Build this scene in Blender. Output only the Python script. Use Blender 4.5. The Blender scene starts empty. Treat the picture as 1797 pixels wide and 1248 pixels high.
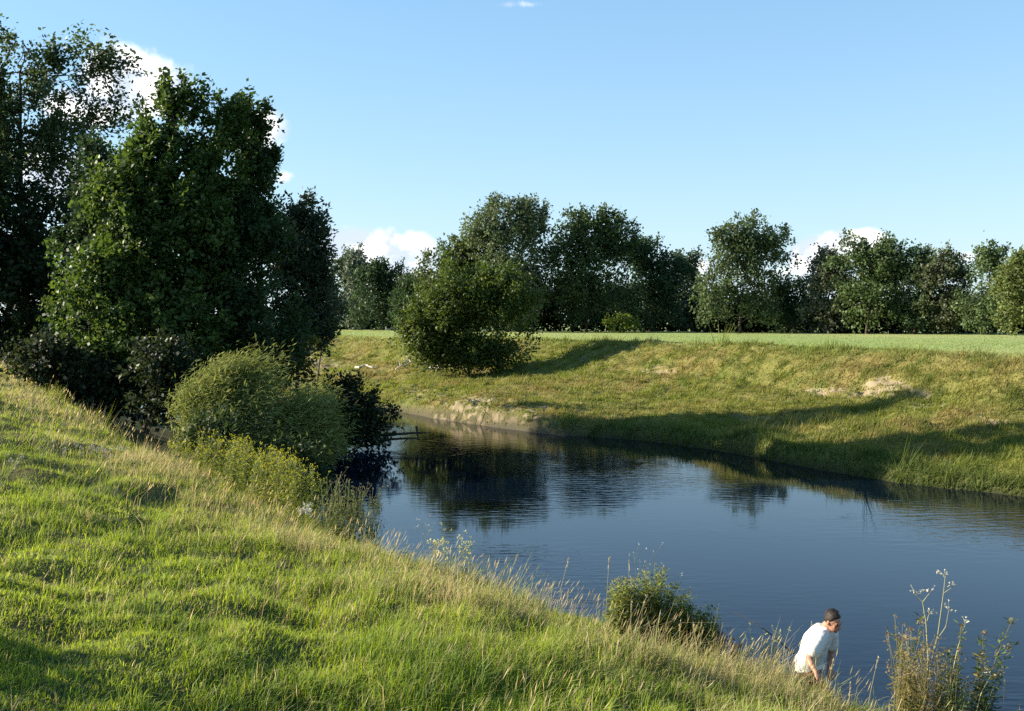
import bpy, math, random
import numpy as np
from mathutils import Vector

rng = np.random.default_rng(11)
random.seed(11)
scene = bpy.context.scene
COL = scene.collection

# ------------------------------------------------------------------ camera
EYE = 5.0                       # metres above the river
FPX, CX, CY, HOR = 1763.0, 898.5, 624.0, 566.0
PITCH = math.atan((CY - HOR) / FPX)
cam_data = bpy.data.cameras.new('camera')
cam_data.sensor_width = 36.0
cam_data.lens = FPX / 1797.0 * 36.0
cam_data.clip_start = 0.1
cam_data.clip_end = 12000.0
cam = bpy.data.objects.new('camera', cam_data)
COL.objects.link(cam)
cam.location = (0, 0, EYE)
cam.rotation_euler = (math.pi / 2 - PITCH, 0, 0)
scene.camera = cam

# ------------------------------------------------------------------ world, sun, exposure
SUN_EL = math.radians(23.5)
SUN_AZ = math.atan2(-1.0, 0.14)             # measured from +Y towards +X
world = bpy.data.worlds.new('World')
scene.world = world
world.use_nodes = True
wt = world.node_tree
wt.nodes.clear()


def nd(tree, kind, **kw):
    n = tree.nodes.new(kind)
    for k, v in kw.items():
        setattr(n, k, v)
    return n


def mth(tree, op, a, b=None, c=None, clamp=False):
    n = tree.nodes.new('ShaderNodeMath')
    n.operation = op
    n.use_clamp = clamp
    for i, v in enumerate((a, b, c)):
        if v is None:
            continue
        if isinstance(v, (int, float)):
            n.inputs[i].default_value = v
        else:
            tree.links.new(v, n.inputs[i])
    return n.outputs[0]


def build_world():
    L = wt.links
    out = nd(wt, 'ShaderNodeOutputWorld')
    bg = nd(wt, 'ShaderNodeBackground')
    bg.inputs['Strength'].default_value = 0.096
    sky = nd(wt, 'ShaderNodeTexSky', sky_type='NISHITA')
    sky.sun_disc = False
    sky.sun_elevation = SUN_EL
    sky.sun_rotation = SUN_AZ % (2 * math.pi)
    sky.air_density = 1.0
    sky.dust_density = 0.25
    sky.ozone_density = 0.9
    tc = nd(wt, 'ShaderNodeTexCoord')
    sep = nd(wt, 'ShaderNodeSeparateXYZ')
    L.new(tc.outputs['Generated'], sep.inputs[0])
    X, Y, Z = sep.outputs
    az = mth(wt, 'ARCTAN2', X, Y)
    el = mth(wt, 'ARCSINE', Z)
    # break up the outlines
    n1 = nd(wt, 'ShaderNodeTexNoise')
    n1.inputs['Scale'].default_value = 22.0
    n1.inputs['Detail'].default_value = 7.0
    n1.inputs['Roughness'].default_value = 0.6
    L.new(tc.outputs['Generated'], n1.inputs['Vector'])
    nz = mth(wt, 'SUBTRACT', n1.outputs['Fac'], 0.5)
    # one heap of cloud per row: azimuth, elevation, half width, half height, weight
    D = lambda px, py: (math.atan((px - CX) / FPX), math.atan((HOR - py) / FPX))
    heaps = [(240, 178, 84, 58, 1.15), (160, 220, 70, 36, .9), (466, 237, 42, 34, 1.0), (95, 330, 55, 60, .9),
             (500, 322, 26, 20, .7), (540, 352, 28, 16, .6), (640, 440, 66, 38, 1.15), (728, 456, 46, 40, 1.15),
             (680, 488, 90, 22, .9), (1440, 456, 60, 30, 1.05), (1496, 432, 52, 20, .95), (1395, 480, 90, 26, .6),
             (1230, 472, 40, 18, .8), (1700, 462, 60, 16, .6), (1150, 458, 60, 14, .45), (910, 14, 70, 9, .5),
             (705, 300, 20, 8, .22), (1210, -2, 60, 8, .35), (-160, 300, 120, 60, .9), (-420, 360, 160, 70, 1.0),
             (2050, 440, 120, 40, .9), (2400, 400, 140, 60, .9)]
    tot = None
    for px, py, sx, sy, w in heaps:
        a, e = D(px, py)
        sa, se = sx / FPX, sy / FPX
        da = mth(wt, 'MULTIPLY', mth(wt, 'SUBTRACT', az, a), 1 / sa)
        de = mth(wt, 'MULTIPLY', mth(wt, 'SUBTRACT', el, e), 1 / se)
        r2 = mth(wt, 'ADD', mth(wt, 'MULTIPLY', da, da), mth(wt, 'MULTIPLY', de, de))
        g = mth(wt, 'MULTIPLY', mth(wt, 'EXPONENT', mth(wt, 'MULTIPLY', r2, -0.7)), w)
        tot = g if tot is None else mth(wt, 'MAXIMUM', tot, g)
    dens = mth(wt, 'ADD', tot, mth(wt, 'MULTIPLY', nz, 1.15))
    ramp = nd(wt, 'ShaderNodeMapRange', interpolation_type='SMOOTHSTEP')
    ramp.inputs['From Min'].default_value = 0.38
    ramp.inputs['From Max'].default_value = 0.74
    L.new(dens, ramp.inputs['Value'])
    gate = nd(wt, 'ShaderNodeMapRange', interpolation_type='SMOOTHSTEP')
    gate.inputs['From Min'].default_value = 0.06
    gate.inputs['From Max'].default_value = 0.22
    L.new(tot, gate.inputs['Value'])
    fac = mth(wt, 'MULTIPLY', ramp.outputs[0], gate.outputs[0])
    # cloud body: bright crowns, blue grey hollows
    n2 = nd(wt, 'ShaderNodeTexNoise')
    n2.inputs['Scale'].default_value = 34.0
    n2.inputs['Detail'].default_value = 4.0
    mp = nd(wt, 'ShaderNodeMapping')
    mp.inputs['Location'].default_value = (3.1, 1.7, 0.4)
    L.new(tc.outputs['Generated'], mp.inputs['Vector'])
    L.new(mp.outputs[0], n2.inputs['Vector'])
    sh = nd(wt, 'ShaderNodeMapRange', interpolation_type='SMOOTHSTEP')
    sh.inputs['From Min'].default_value = 0.40
    sh.inputs['From Max'].default_value = 0.56
    L.new(n2.outputs['Fac'], sh.inputs['Value'])
    cc = nd(wt, 'ShaderNodeMix', data_type='RGBA')
    cc.inputs[6].default_value = (3.4, 3.9, 4.6, 1)
    cc.inputs[7].default_value = (7.2, 7.1, 7.0, 1)
    L.new(sh.outputs[0], cc.inputs[0])
    # humid summer haze, thickest at the horizon
    ab = mth(wt, 'ABSOLUTE', el)
    veil = mth(wt, 'MULTIPLY', mth(wt, 'EXPONENT', mth(wt, 'MULTIPLY', ab, -1.9)), 0.86)
    hz = nd(wt, 'ShaderNodeMix', data_type='RGBA')
    hz.inputs[6].default_value = (1.75, 3.05, 4.30, 1)
    hz.inputs[7].default_value = (2.95, 3.80, 4.5, 1)
    L.new(mth(wt, 'EXPONENT', mth(wt, 'MULTIPLY', ab, -7.0)), hz.inputs[0])
    mv = nd(wt, 'ShaderNodeMix', data_type='RGBA')
    L.new(hz.outputs[2], mv.inputs[7])
    L.new(veil, mv.inputs[0])
    hs = nd(wt, 'ShaderNodeHueSaturation')
    hs.inputs['Saturation'].default_value = 1.3
    hs.inputs['Hue'].default_value = 0.502
    L.new(sky.outputs[0], hs.inputs['Color'])
    L.new(hs.outputs[0], mv.inputs[6])
    mx = nd(wt, 'ShaderNodeMix', data_type='RGBA')
    L.new(fac, mx.inputs[0])
    L.new(mv.outputs[2], mx.inputs[6])
    L.new(cc.outputs[2], mx.inputs[7])
    L.new(mx.outputs[2], bg.inputs['Color'])
    L.new(bg.outputs[0], out.inputs['Surface'])


build_world()

sd = bpy.data.lights.new('sun', 'SUN')
sd.energy = 5.0
sd.angle = math.radians(0.53)
sd.color = (1.0, 0.90, 0.74)
sun = bpy.data.objects.new('sun', sd)
COL.objects.link(sun)
sdir = Vector((math.sin(SUN_AZ) * math.cos(SUN_EL), math.cos(SUN_AZ) * math.cos(SUN_EL), math.sin(SUN_EL)))
sun.rotation_euler = sdir.to_track_quat('Z', 'Y').to_euler()
sun.location = (-40, -5, 40)

scene.view_settings.view_transform = 'Standard'
scene.view_settings.look = 'None'
scene.view_settings.gamma = 1.0
scene.view_settings.use_curve_mapping = False
scene.view_settings.exposure = 1.28
scene.cycles.use_denoising = False
scene.cycles.max_bounces = 8
scene.cycles.transparent_max_bounces = 4
scene.cycles.caustics_reflective = False
scene.cycles.caustics_refractive = False

# ------------------------------------------------------------------ helpers
SP, CP = math.sin(PITCH), math.cos(PITCH)


def at(px, py, d):
    """world point seen in the photograph at (px, py), d metres away along +Y"""
    u, v = (px - CX) / FPX, -(py - CY) / FPX
    t = d / (v * SP + CP)
    return np.array([u * t, d, EYE + t * (v * CP - SP)])


def _hash(ix, iy, seed):
    h = (ix.astype(np.int64) * 374761393 + iy.astype(np.int64) * 668265263 + seed * 974711) & 0xFFFFFFFF
    h = ((h ^ (h >> 13)) * 1274126177) & 0xFFFFFFFF
    h = h ^ (h >> 16)
    return (h & 0xFFFFFF) / float(0xFFFFFF)


def vnoise(x, y, seed=0):
    x = np.asarray(x, float)
    y = np.asarray(y, float)
    ix, iy = np.floor(x), np.floor(y)
    fx, fy = x - ix, y - iy
    fx, fy = fx * fx * (3 - 2 * fx), fy * fy * (3 - 2 * fy)
    a = _hash(ix, iy, seed)
    b = _hash(ix + 1, iy, seed)
    c = _hash(ix, iy + 1, seed)
    d = _hash(ix + 1, iy + 1, seed)
    return (a + (b - a) * fx) * (1 - fy) + (c + (d - c) * fx) * fy


def fbm(x, y, seed=0, octv=4):
    s, amp, tot = 0.0, 1.0, 0.0
    for o in range(octv):
        s = s + amp * vnoise(np.asarray(x) * 2 ** o + 17.3 * o, np.asarray(y) * 2 ** o - 9.1 * o, seed + o)
        tot += amp
        amp *= 0.5
    return s / tot - 0.5


def sstep(a, b, x):
    t = np.clip((x - a) / (b - a), 0, 1)
    return t * t * (3 - 2 * t)


def mesh_np(name, V, faces, mats=(), cols=None, parent=None, smooth=False, matidx=None):
    """faces: list of int arrays, each (n,3) or (n,4); cols: dict name -> (nv,3)"""
    V = np.asarray(V, np.float32)
    me = bpy.data.meshes.new(name)
    faces = [np.asarray(f, np.int32) for f in faces if len(f)]
    nl = sum(f.size for f in faces)
    nf = sum(len(f) for f in faces)
    me.vertices.add(len(V))
    me.vertices.foreach_set('co', V.ravel())
    me.loops.add(nl)
    me.loops.foreach_set('vertex_index', np.concatenate([f.ravel() for f in faces]))
    starts, s = [], 0
    for f in faces:
        k = f.shape[1]
        starts.append(s + np.arange(len(f)) * k)
        s += f.size
    me.polygons.add(nf)
    me.polygons.foreach_set('loop_start', np.concatenate(starts).astype(np.int32))
    if smooth:
        me.polygons.foreach_set('use_smooth', np.ones(nf, bool))
    for m in mats:
        me.materials.append(m)
    if matidx is not None:
        me.polygons.foreach_set('material_index', np.asarray(matidx, np.int32))
    for k, c in (cols or {}).items():
        c = np.asarray(c, np.float32)
        c4 = np.ones((len(V), 4), np.float32)
        c4[:, :3] = c if c.ndim == 2 else c[:, None]
        at_ = me.color_attributes.new(k, 'FLOAT_COLOR', 'POINT')
        at_.data.foreach_set('color', c4.ravel())
    me.update(calc_edges=True)
    me.validate()
    o = bpy.data.objects.new(name, me)
    COL.objects.link(o)
    if parent is not None:
        o.parent = parent
    return o


def thing(name, label, cat, loc, group=None):
    o = bpy.data.objects.new(name, None)
    o.empty_display_size = 0.3
    COL.objects.link(o)
    o.location = loc
    o['label'] = label
    o['category'] = cat
    if group:
        o['group'] = group
    return o


def part(name, parent, V, faces, mats, **kw):
    """mesh given in world space, stored relative to its thing"""
    V = np.asarray(V, float) - np.array(parent.location)
    return mesh_np(name, V, faces, mats, parent=parent, **kw)


def norm(a):
    return a / np.maximum(np.linalg.norm(a, axis=-1, keepdims=True), 1e-9)


def tube(pts, rad, n=6, cap=True):
    pts = np.asarray(pts, float)
    rad = np.asarray(rad, float) * np.ones(len(pts))
    T = norm(np.gradient(pts, axis=0))
    ref = np.array([0.31, 0.17, 0.93]) if abs(T[0, 2]) < 0.85 else np.array([0.9, 0.4, 0.1])
    A = norm(np.cross(T, ref))
    B = np.cross(T, A)
    ang = np.linspace(0, 2 * np.pi, n, endpoint=False)
    ring = pts[:, None] + rad[:, None, None] * (np.cos(ang)[None, :, None] * A[:, None] + np.sin(ang)[None, :, None] * B[:, None])
    V = ring.reshape(-1, 3)
    i = np.arange(len(pts) - 1)[:, None] * n
    j = np.arange(n)[None]
    k = (j + 1) % n
    F = np.stack([i + j, i + k, i + n + k, i + n + j], -1).reshape(-1, 4)
    if cap:
        V = np.vstack([V, pts[:1], pts[-1:]])
        c0, c1 = len(V) - 2, len(V) - 1
        e = (len(pts) - 1) * n
        jj = np.arange(n)
        f2 = np.stack([np.full(n, c0), (jj + 1) % n, jj, jj], -1)
        f3 = np.stack([np.full(n, c1), e + jj, e + (jj + 1) % n], -1)
        T3 = np.vstack([f2[:, :3], f3])
        return V, F, T3
    return V, F, np.zeros((0, 3), int)


class Acc:
    def __init__(self):
        self.V, self.Q, self.T, self.C, self.n = [], [], [], [], 0

    def add(self, V, Q=None, T=None, col=None):
        V = np.asarray(V, float)
        if Q is not None and len(Q):
            self.Q.append(np.asarray(Q) + self.n)
        if T is not None and len(T):
            self.T.append(np.asarray(T) + self.n)
        self.V.append(V)
        if col is not None:
            col = np.asarray(col, float)
            self.C.append(np.broadcast_to(col, (len(V), 3)) if col.ndim == 1 else col)
        self.n += len(V)

    def tube(self, pts, rad, n=5, col=None):
        V, Q, T = tube(pts, rad, n)
        self.add(V, Q, T, col)

    def faces(self):
        f = []
        if self.Q:
            f.append(np.vstack(self.Q))
        if self.T:
            f.append(np.vstack(self.T))
        return f

    def part(self, name, parent, mats, smooth=False):
        cols = {'tint': np.vstack(self.C)} if self.C else None
        return part(name, parent, np.vstack(self.V), self.faces(), mats, cols=cols, smooth=smooth)

    def obj(self, name, mats, smooth=False):
        cols = {'tint': np.vstack(self.C)} if self.C else None
        return mesh_np(name, np.vstack(self.V), self.faces(), mats, cols=cols, smooth=smooth)


def bend(p0, p1, sag=0.0, n=6, jit=0.0, up=(0, 0, 1)):
    t = np.linspace(0, 1, n)[:, None]
    P = np.asarray(p0) * (1 - t) + np.asarray(p1) * t
    P = P + np.sin(np.pi * t) * sag * np.asarray(up)
    if jit:
        J = rng.normal(0, jit, (n, 3))
        J[0] = 0
        J[-1] = 0
        P = P + J
    return P


def leaves(acc, C, D, N, L, W, col, fold=0.12):
    """diamond shaped leaves with a folded midrib"""
    D = norm(D)
    S = norm(np.cross(D, N))
    N2 = np.cross(S, D)
    L = np.asarray(L)[:, None] * np.ones((len(C), 1))
    W = np.asarray(W)[:, None] * np.ones((len(C), 1))
    a = C
    b = C + D * L * 0.45 + S * W * 0.5 + N2 * W * fold
    c = C + D * L
    d = C + D * L * 0.45 - S * W * 0.5 + N2 * W * fold
    V = np.stack([a, b, c, d], 1).reshape(-1, 3)
    i = np.arange(len(C))[:, None] * 4
    Q = i + np.array([[0, 1, 2, 3]])
    acc.add(V, Q=Q, col=np.repeat(col, 4, axis=0))


# ------------------------------------------------------------------ materials
def new_mat(name):
    m = bpy.data.materials.new(name)
    m.use_nodes = True
    t = m.node_tree
    t.nodes.clear()
    out = nd(t, 'ShaderNodeOutputMaterial')
    return m, t, out


def leaf_mat(name, transl=0.35, rough=0.5, spec=0.3):
    m, t, out = new_mat(name)
    a = nd(t, 'ShaderNodeAttribute', attribute_name='tint')
    p = nd(t, 'ShaderNodeBsdfPrincipled')
    p.inputs['Roughness'].default_value = rough
    p.inputs['Specular IOR Level'].default_value = spec
    tr = nd(t, 'ShaderNodeBsdfTranslucent')
    hs = nd(t, 'ShaderNodeHueSaturation')
    hs.inputs['Hue'].default_value = 0.485
    hs.inputs['Saturation'].default_value = 1.15
    hs.inputs['Value'].default_value = 1.25
    mx = nd(t, 'ShaderNodeMixShader')
    mx.inputs[0].default_value = transl
    t.links.new(a.outputs['Color'], p.inputs['Base Color'])
    t.links.new(a.outputs['Color'], hs.inputs['Color'])
    t.links.new(hs.outputs[0], tr.inputs['Color'])
    t.links.new(p.outputs[0], mx.inputs[1])
    t.links.new(tr.outputs[0], mx.inputs[2])
    t.links.new(mx.outputs[0], out.inputs['Surface'])
    return m


def tint_mat(name, rough=0.85, spec=0.2, bump=0.0, bscale=40):
    m, t, out = new_mat(name)
    a = nd(t, 'ShaderNodeAttribute', attribute_name='tint')
    p = nd(t, 'ShaderNodeBsdfPrincipled')
    p.inputs['Roughness'].default_value = rough
    p.inputs['Specular IOR Level'].default_value = spec
    t.links.new(a.outputs['Color'], p.inputs['Base Color'])
    if bump:
        tc = nd(t, 'ShaderNodeTexCoord')
        n = nd(t, 'ShaderNodeTexNoise')
        n.inputs['Scale'].default_value = bscale
        n.inputs['Detail'].default_value = 5
        b = nd(t, 'ShaderNodeBump')
        b.inputs['Strength'].default_value = bump
        b.inputs['Distance'].default_value = 0.03
        t.links.new(tc.outputs['Object'], n.inputs['Vector'])
        t.links.new(n.outputs['Fac'], b.inputs['Height'])
        t.links.new(b.outputs[0], p.inputs['Normal'])
    t.links.new(p.outputs[0], out.inputs['Surface'])
    return m


def noise_mat(name, c1, c2, scale=8.0, rough=0.85, bump=0.4, dist=0.02, spec=0.2, lo=0.35, hi=0.65, detail=5):
    m, t, out = new_mat(name)
    tc = nd(t, 'ShaderNodeTexCoord')
    n = nd(t, 'ShaderNodeTexNoise')
    n.inputs['Scale'].default_value = scale
    n.inputs['Detail'].default_value = detail
    r = nd(t, 'ShaderNodeMapRange')
    r.inputs['From Min'].default_value = lo
    r.inputs['From Max'].default_value = hi
    mx = nd(t, 'ShaderNodeMix', data_type='RGBA')
    mx.inputs[6].default_value = (*c1, 1)
    mx.inputs[7].default_value = (*c2, 1)
    p = nd(t, 'ShaderNodeBsdfPrincipled')
    p.inputs['Roughness'].default_value = rough
    p.inputs['Specular IOR Level'].default_value = spec
    t.links.new(tc.outputs['Object'], n.inputs['Vector'])
    t.links.new(n.outputs['Fac'], r.inputs['Value'])
    t.links.new(r.outputs[0], mx.inputs[0])
    t.links.new(mx.outputs[2], p.inputs['Base Color'])
    if bump:
        b = nd(t, 'ShaderNodeBump')
        b.inputs['Strength'].default_value = bump
        b.inputs['Distance'].default_value = dist
        t.links.new(n.outputs['Fac'], b.inputs['Height'])
        t.links.new(b.outputs[0], p.inputs['Normal'])
    t.links.new(p.outputs[0], out.inputs['Surface'])
    return m


M_LEAF = leaf_mat('leaf', 0.40, 0.5, 0.25)
M_WEED = leaf_mat('weed_leaf', 0.38, 0.8, 0.12)
M_BLADE = leaf_mat('grass_blade', 0.48, 0.6, 0.2)
M_BARK = noise_mat('bark', (0.035, 0.028, 0.02), (0.12, 0.10, 0.075), 14, 0.9, 0.8, 0.03)
M_DRIFT = noise_mat('bleached_wood', (0.30, 0.26, 0.20), (0.55, 0.50, 0.42), 9, 0.8, 0.5, 0.01)
M_DEADWOOD = noise_mat('dead_wood', (0.03, 0.025, 0.02), (0.10, 0.085, 0.065), 10, 0.9, 0.6, 0.02)
M_STEM = tint_mat('stem', 0.7, 0.25)
M_PETAL = leaf_mat('petal', 0.3, 0.7, 0.1)
M_SOIL = tint_mat('turf', 0.95, 0.1, 0.8, 14)
M_PAINT = noise_mat('weathered_white_paint', (0.62, 0.62, 0.58), (0.78, 0.78, 0.75), 6, 0.6, 0.1)
M_STONE = noise_mat('pale_stone', (0.45, 0.43, 0.40), (0.72, 0.70, 0.66), 7, 0.8, 0.5, 0.01)

# ------------------------------------------------------------------ the lie of the land
# crest of the near bank, from the right of the camera to the far left: x, y, z
BROW = np.array([(10, -8, .6), (8, 0, .6), (6.4, 5, .6), (5.3, 8.5, .62), (4.6, 10, .62), (3.9, 10.9, .66), (3.3, 11.5, .66),
                 (2.8, 12.4, .74), (1.2, 13.2, .84), (0, 14, 1.12), (-1.72, 15.3, 1.25), (-3.26, 17, 1.28), (-5.7, 21, 1.62),
                 (-9.06, 23.9, 1.86), (-14.3, 31.5, 2.55), (-24, 47, 3.24), (-38, 58, 3.3), (-70, 75, 3.4), (-150, 110, 3.4), (-400, 170, 3.4)])


def densify(P, step=0.5):
    out = []
    for a, b in zip(P[:-1], P[1:]):
        n = max(2, int(np.linalg.norm(b - a) / (step * (1 + 0.05 * np.linalg.norm(a[:2])))))
        out.append(a + (b - a) * np.linspace(0, 1, n, endpoint=False)[:, None])
    Q = np.vstack(out + [P[-1:]])
    for _ in range(6):
        Q[1:-1] = 0.25 * Q[:-2] + 0.5 * Q[1:-1] + 0.25 * Q[2:]
    return Q


BR = densify(BROW)
BSEG = BR[1:] - BR[:-1]


def brow_sd(x, y):
    """signed distance to the crest (positive on the camera side) and crest height there"""
    x = np.asarray(x, float).ravel()
    y = np.asarray(y, float).ravel()
    sd_ = np.empty(len(x))
    zb = np.empty(len(x))
    A = BR[:-1]
    S = BSEG
    l2 = (S[:, :2] ** 2).sum(1)
    for i in range(0, len(x), 4000):
        px = x[i:i + 4000, None] - A[None, :, 0]
        py = y[i:i + 4000, None] - A[None, :, 1]
        t = np.clip((px * S[None, :, 0] + py * S[None, :, 1]) / l2, 0, 1)
        dx = px - t * S[None, :, 0]
        dy = py - t * S[None, :, 1]
        d2 = dx * dx + dy * dy
        k = d2.argmin(1)
        r = np.arange(len(k))
        cr = S[k, 0] * py[r, k] - S[k, 1] * px[r, k]     # left of the line = camera side
        sd_[i:i + 4000] = np.sqrt(d2[r, k]) * np.where(cr > 0, 1, -1)
        zb[i:i + 4000] = A[k, 2] + t[r, k] * S[k, 2]
    return sd_, zb


def near_z(x, y, rough=True):
    shp = np.shape(x)
    x = np.asarray(x, float).ravel()
    y = np.asarray(y, float).ravel()
    s, zb = brow_sd(x, y)
    si = np.maximum(s, 0)
    so = np.maximum(-s, 0)
    rise = 3.38 - zb
    zin = zb + rise * (1 - np.exp(-0.27 * si / np.maximum(rise, .15) * 0.95))
    k = 0.9 + (1.45 - 0.9) * sstep(-8, 1, x)
    far_part = np.maximum(so - 1.6, 0) * (1 - sstep(-8, -2, x)) * .68
    drop = k * (np.sqrt(so * so + 0.09) - 0.3) - k * far_part
    z = np.where(s > 0, zin, zb - drop)
    z = np.maximum(z, -1.6)
    if rough:
        land = sstep(-3.0, 0.5, s)
        z = z + land * (fbm(x * 0.35, y * 0.35, 3, 3) * 0.35 * sstep(.2, 2.5, s) + fbm(x * 1.3, y * 1.3, 8, 3) * 0.36 * (.4 + .6 * sstep(.2, 2, s)))
    return z.reshape(shp)


# far bank: water's edge and top edge of the slope as seen from the camera, by column
_px = np.array([-1400, -900, -500, 0, 300, 600, 690, 760, 880, 990, 1150, 1300, 1450, 1580, 1700, 1797, 2200, 3200.])
_dw = np.array([118, 105, 90, 72, 66, 60.4, 56.5, 51.9, 47.4, 44.3, 41.6, 37.7, 33.6, 30.8, 29.4, 28.4, 24, 19.])
_cpx = np.array([-1400, -900, -500, 0, 300, 600, 730, 1000, 1200, 1400, 1600, 1797, 2200, 3200.])
_dc = np.array([160, 150, 138, 122, 114, 100, 87, 74, 64, 54, 47, 41, 33, 26.])


def far_edges(x, y):
    a = x / np.maximum(y, 0.1) * FPX + CX
    w = np.interp(a, _px, _dw)
    c = np.interp(a, _cpx, _dc)
    wob = fbm(np.asarray(x) * 0.22, np.asarray(x) * 0.0 + 4.0, 21, 3)
    return a, w + wob * 1.6, c + fbm(np.asarray(x) * 0.11, np.asarray(x) * 0 + 8.0, 23, 3) * 3.0


SANDS = [(825, 706, 62, 13, 1), (752, 690, 44, 8, .9), (860, 738, 120, 12, .8), (1145, 651, 42, 7, 1), (1440, 687, 62, 7, 1),
         (1552, 676, 34, 14, .86), (1590, 684, 26, 8, .8), (1500, 692, 70, 6, .9), (1640, 712, 40, 6, .8), (1742, 735, 34, 9, .9), (556, 642, 36, 16, 1),
         (1028, 630, 13, 7, .9), (1330, 733, 70, 4, .7), (585, 690, 50, 9, .9), (650, 690, 30, 5, .7), (1770, 800, 40, 7, .6),
         (1000, 705, 40, 4, .6), (930, 716, 50, 6, .7), (520, 668, 30, 12, 1), (1620, 690, 14, 12, .7), (545, 612, 20, 10, .5)]


def far_z(x, y, detail=True):
    """height of the far side and how bare (sandy) the ground is"""
    a, w, c = far_edges(x, y)
    t = (y - w) / (c - w)
    cliff = 0.35 + 0.65 * np.exp(-((a - 850) / 130.0) ** 2) + 0.25 * np.exp(-((a - 560) / 60.0) ** 2)
    z = np.interp(t, [-0.3, 0, .025, .09, .35, .60, .70, .80, .90, 1.0, 1.1, 60],
                  [-1.6, -0.05, .35, .55, 1.05, 1.62, 1.9, 2.75, 3.35, 3.62, 3.68, 3.68])
    lift = np.interp(t, [0, .02, .10, .3, .5], [0, .75, .62, .15, 0]) * (cliff - .35)
    z = z + lift
    if detail:
        bank = sstep(-.01, .05, t) * (1 - sstep(.97, 1.08, t))
        z = z + bank * (fbm(x * .16, y * .16, 31, 3) * .7 + fbm(x * .75, y * .75, 35, 3) * .24 + fbm(x * 2.1, y * 2.1, 36, 2) * .16)
        z = z + bank * fbm(a * .012 + 3, t * 16 + fbm(x * .12, y * .12, 39, 2) * 5, 37, 3) * .45
        z = z + sstep(1.0, 1.2, t) * fbm(x * .05, y * .05, 41, 2) * .12
    # bare earth
    py = HOR + (EYE - z) / np.maximum(y, 1) * FPX
    n = fbm(x * 1.3, y * 1.3 + z * 5.0, 51, 4)
    nf = fbm(x * 5.0, y * 3.0 + z * 9.0, 57, 3)
    sand = np.zeros_like(z)
    for sx, sy, rx, ry, wgt in SANDS:
        g = np.exp(-(((a - sx) / rx) ** 2 + ((py - sy) / ry) ** 2))
        sand = np.maximum(sand, g * wgt)
    sand = sstep(.50, .60, sand * .76 + n * 1.3 + nf * 2.3) * sstep(.08, .3, sand)
    return z, sand, t, a, py


def build_near_ground():
    th_f = np.radians(np.linspace(-38, 36, 380))
    th_b = np.radians(np.linspace(36, 322, 90))[1:-1]
    th = np.concatenate([th_f, th_b])
    r = np.concatenate([np.geomspace(0.6, 60, 240), np.geomspace(64, 420, 22)])
    TH, R = np.meshgrid(th, r, indexing='ij')
    x = R * np.sin(TH)
    y = R * np.cos(TH)
    z = near_z(x, y)
    V = np.stack([x, y, z], -1).reshape(-1, 3)
    n, m = len(th), len(r)
    i = np.arange(n)[:, None]
    j = np.arange(m - 1)[None]
    i2 = (i + 1) % n
    Q = np.stack([i * m + j, i * m + j + 1, i2 * m + j + 1, i2 * m + j], -1).reshape(-1, 4)
    # centre cap
    c = len(V)
    V = np.vstack([V, [[0, 0, float(near_z(np.array([0.]), np.array([0.]))[0])]]])
    ii = np.arange(n)
    T = np.stack([np.full(n, c), ii * m, ((ii + 1) % n) * m], -1)
    nz = fbm(V[:, 0] * 1.1, V[:, 1] * 1.1, 61, 4)[:, None]
    g = np.array([[.045, .062, .016]])
    b = np.array([[.105, .085, .040]])
    k = np.clip(.35 + nz * 1.6, 0, 1)
    col = g * (1 - k) + b * k
    o = mesh_np('river_bank', V, [Q, T], [M_SOIL], {'tint': col}, smooth=True)
    o['kind'] = 'structure'
    o['label'] = 'sloping grassy near bank of the river'


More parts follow.
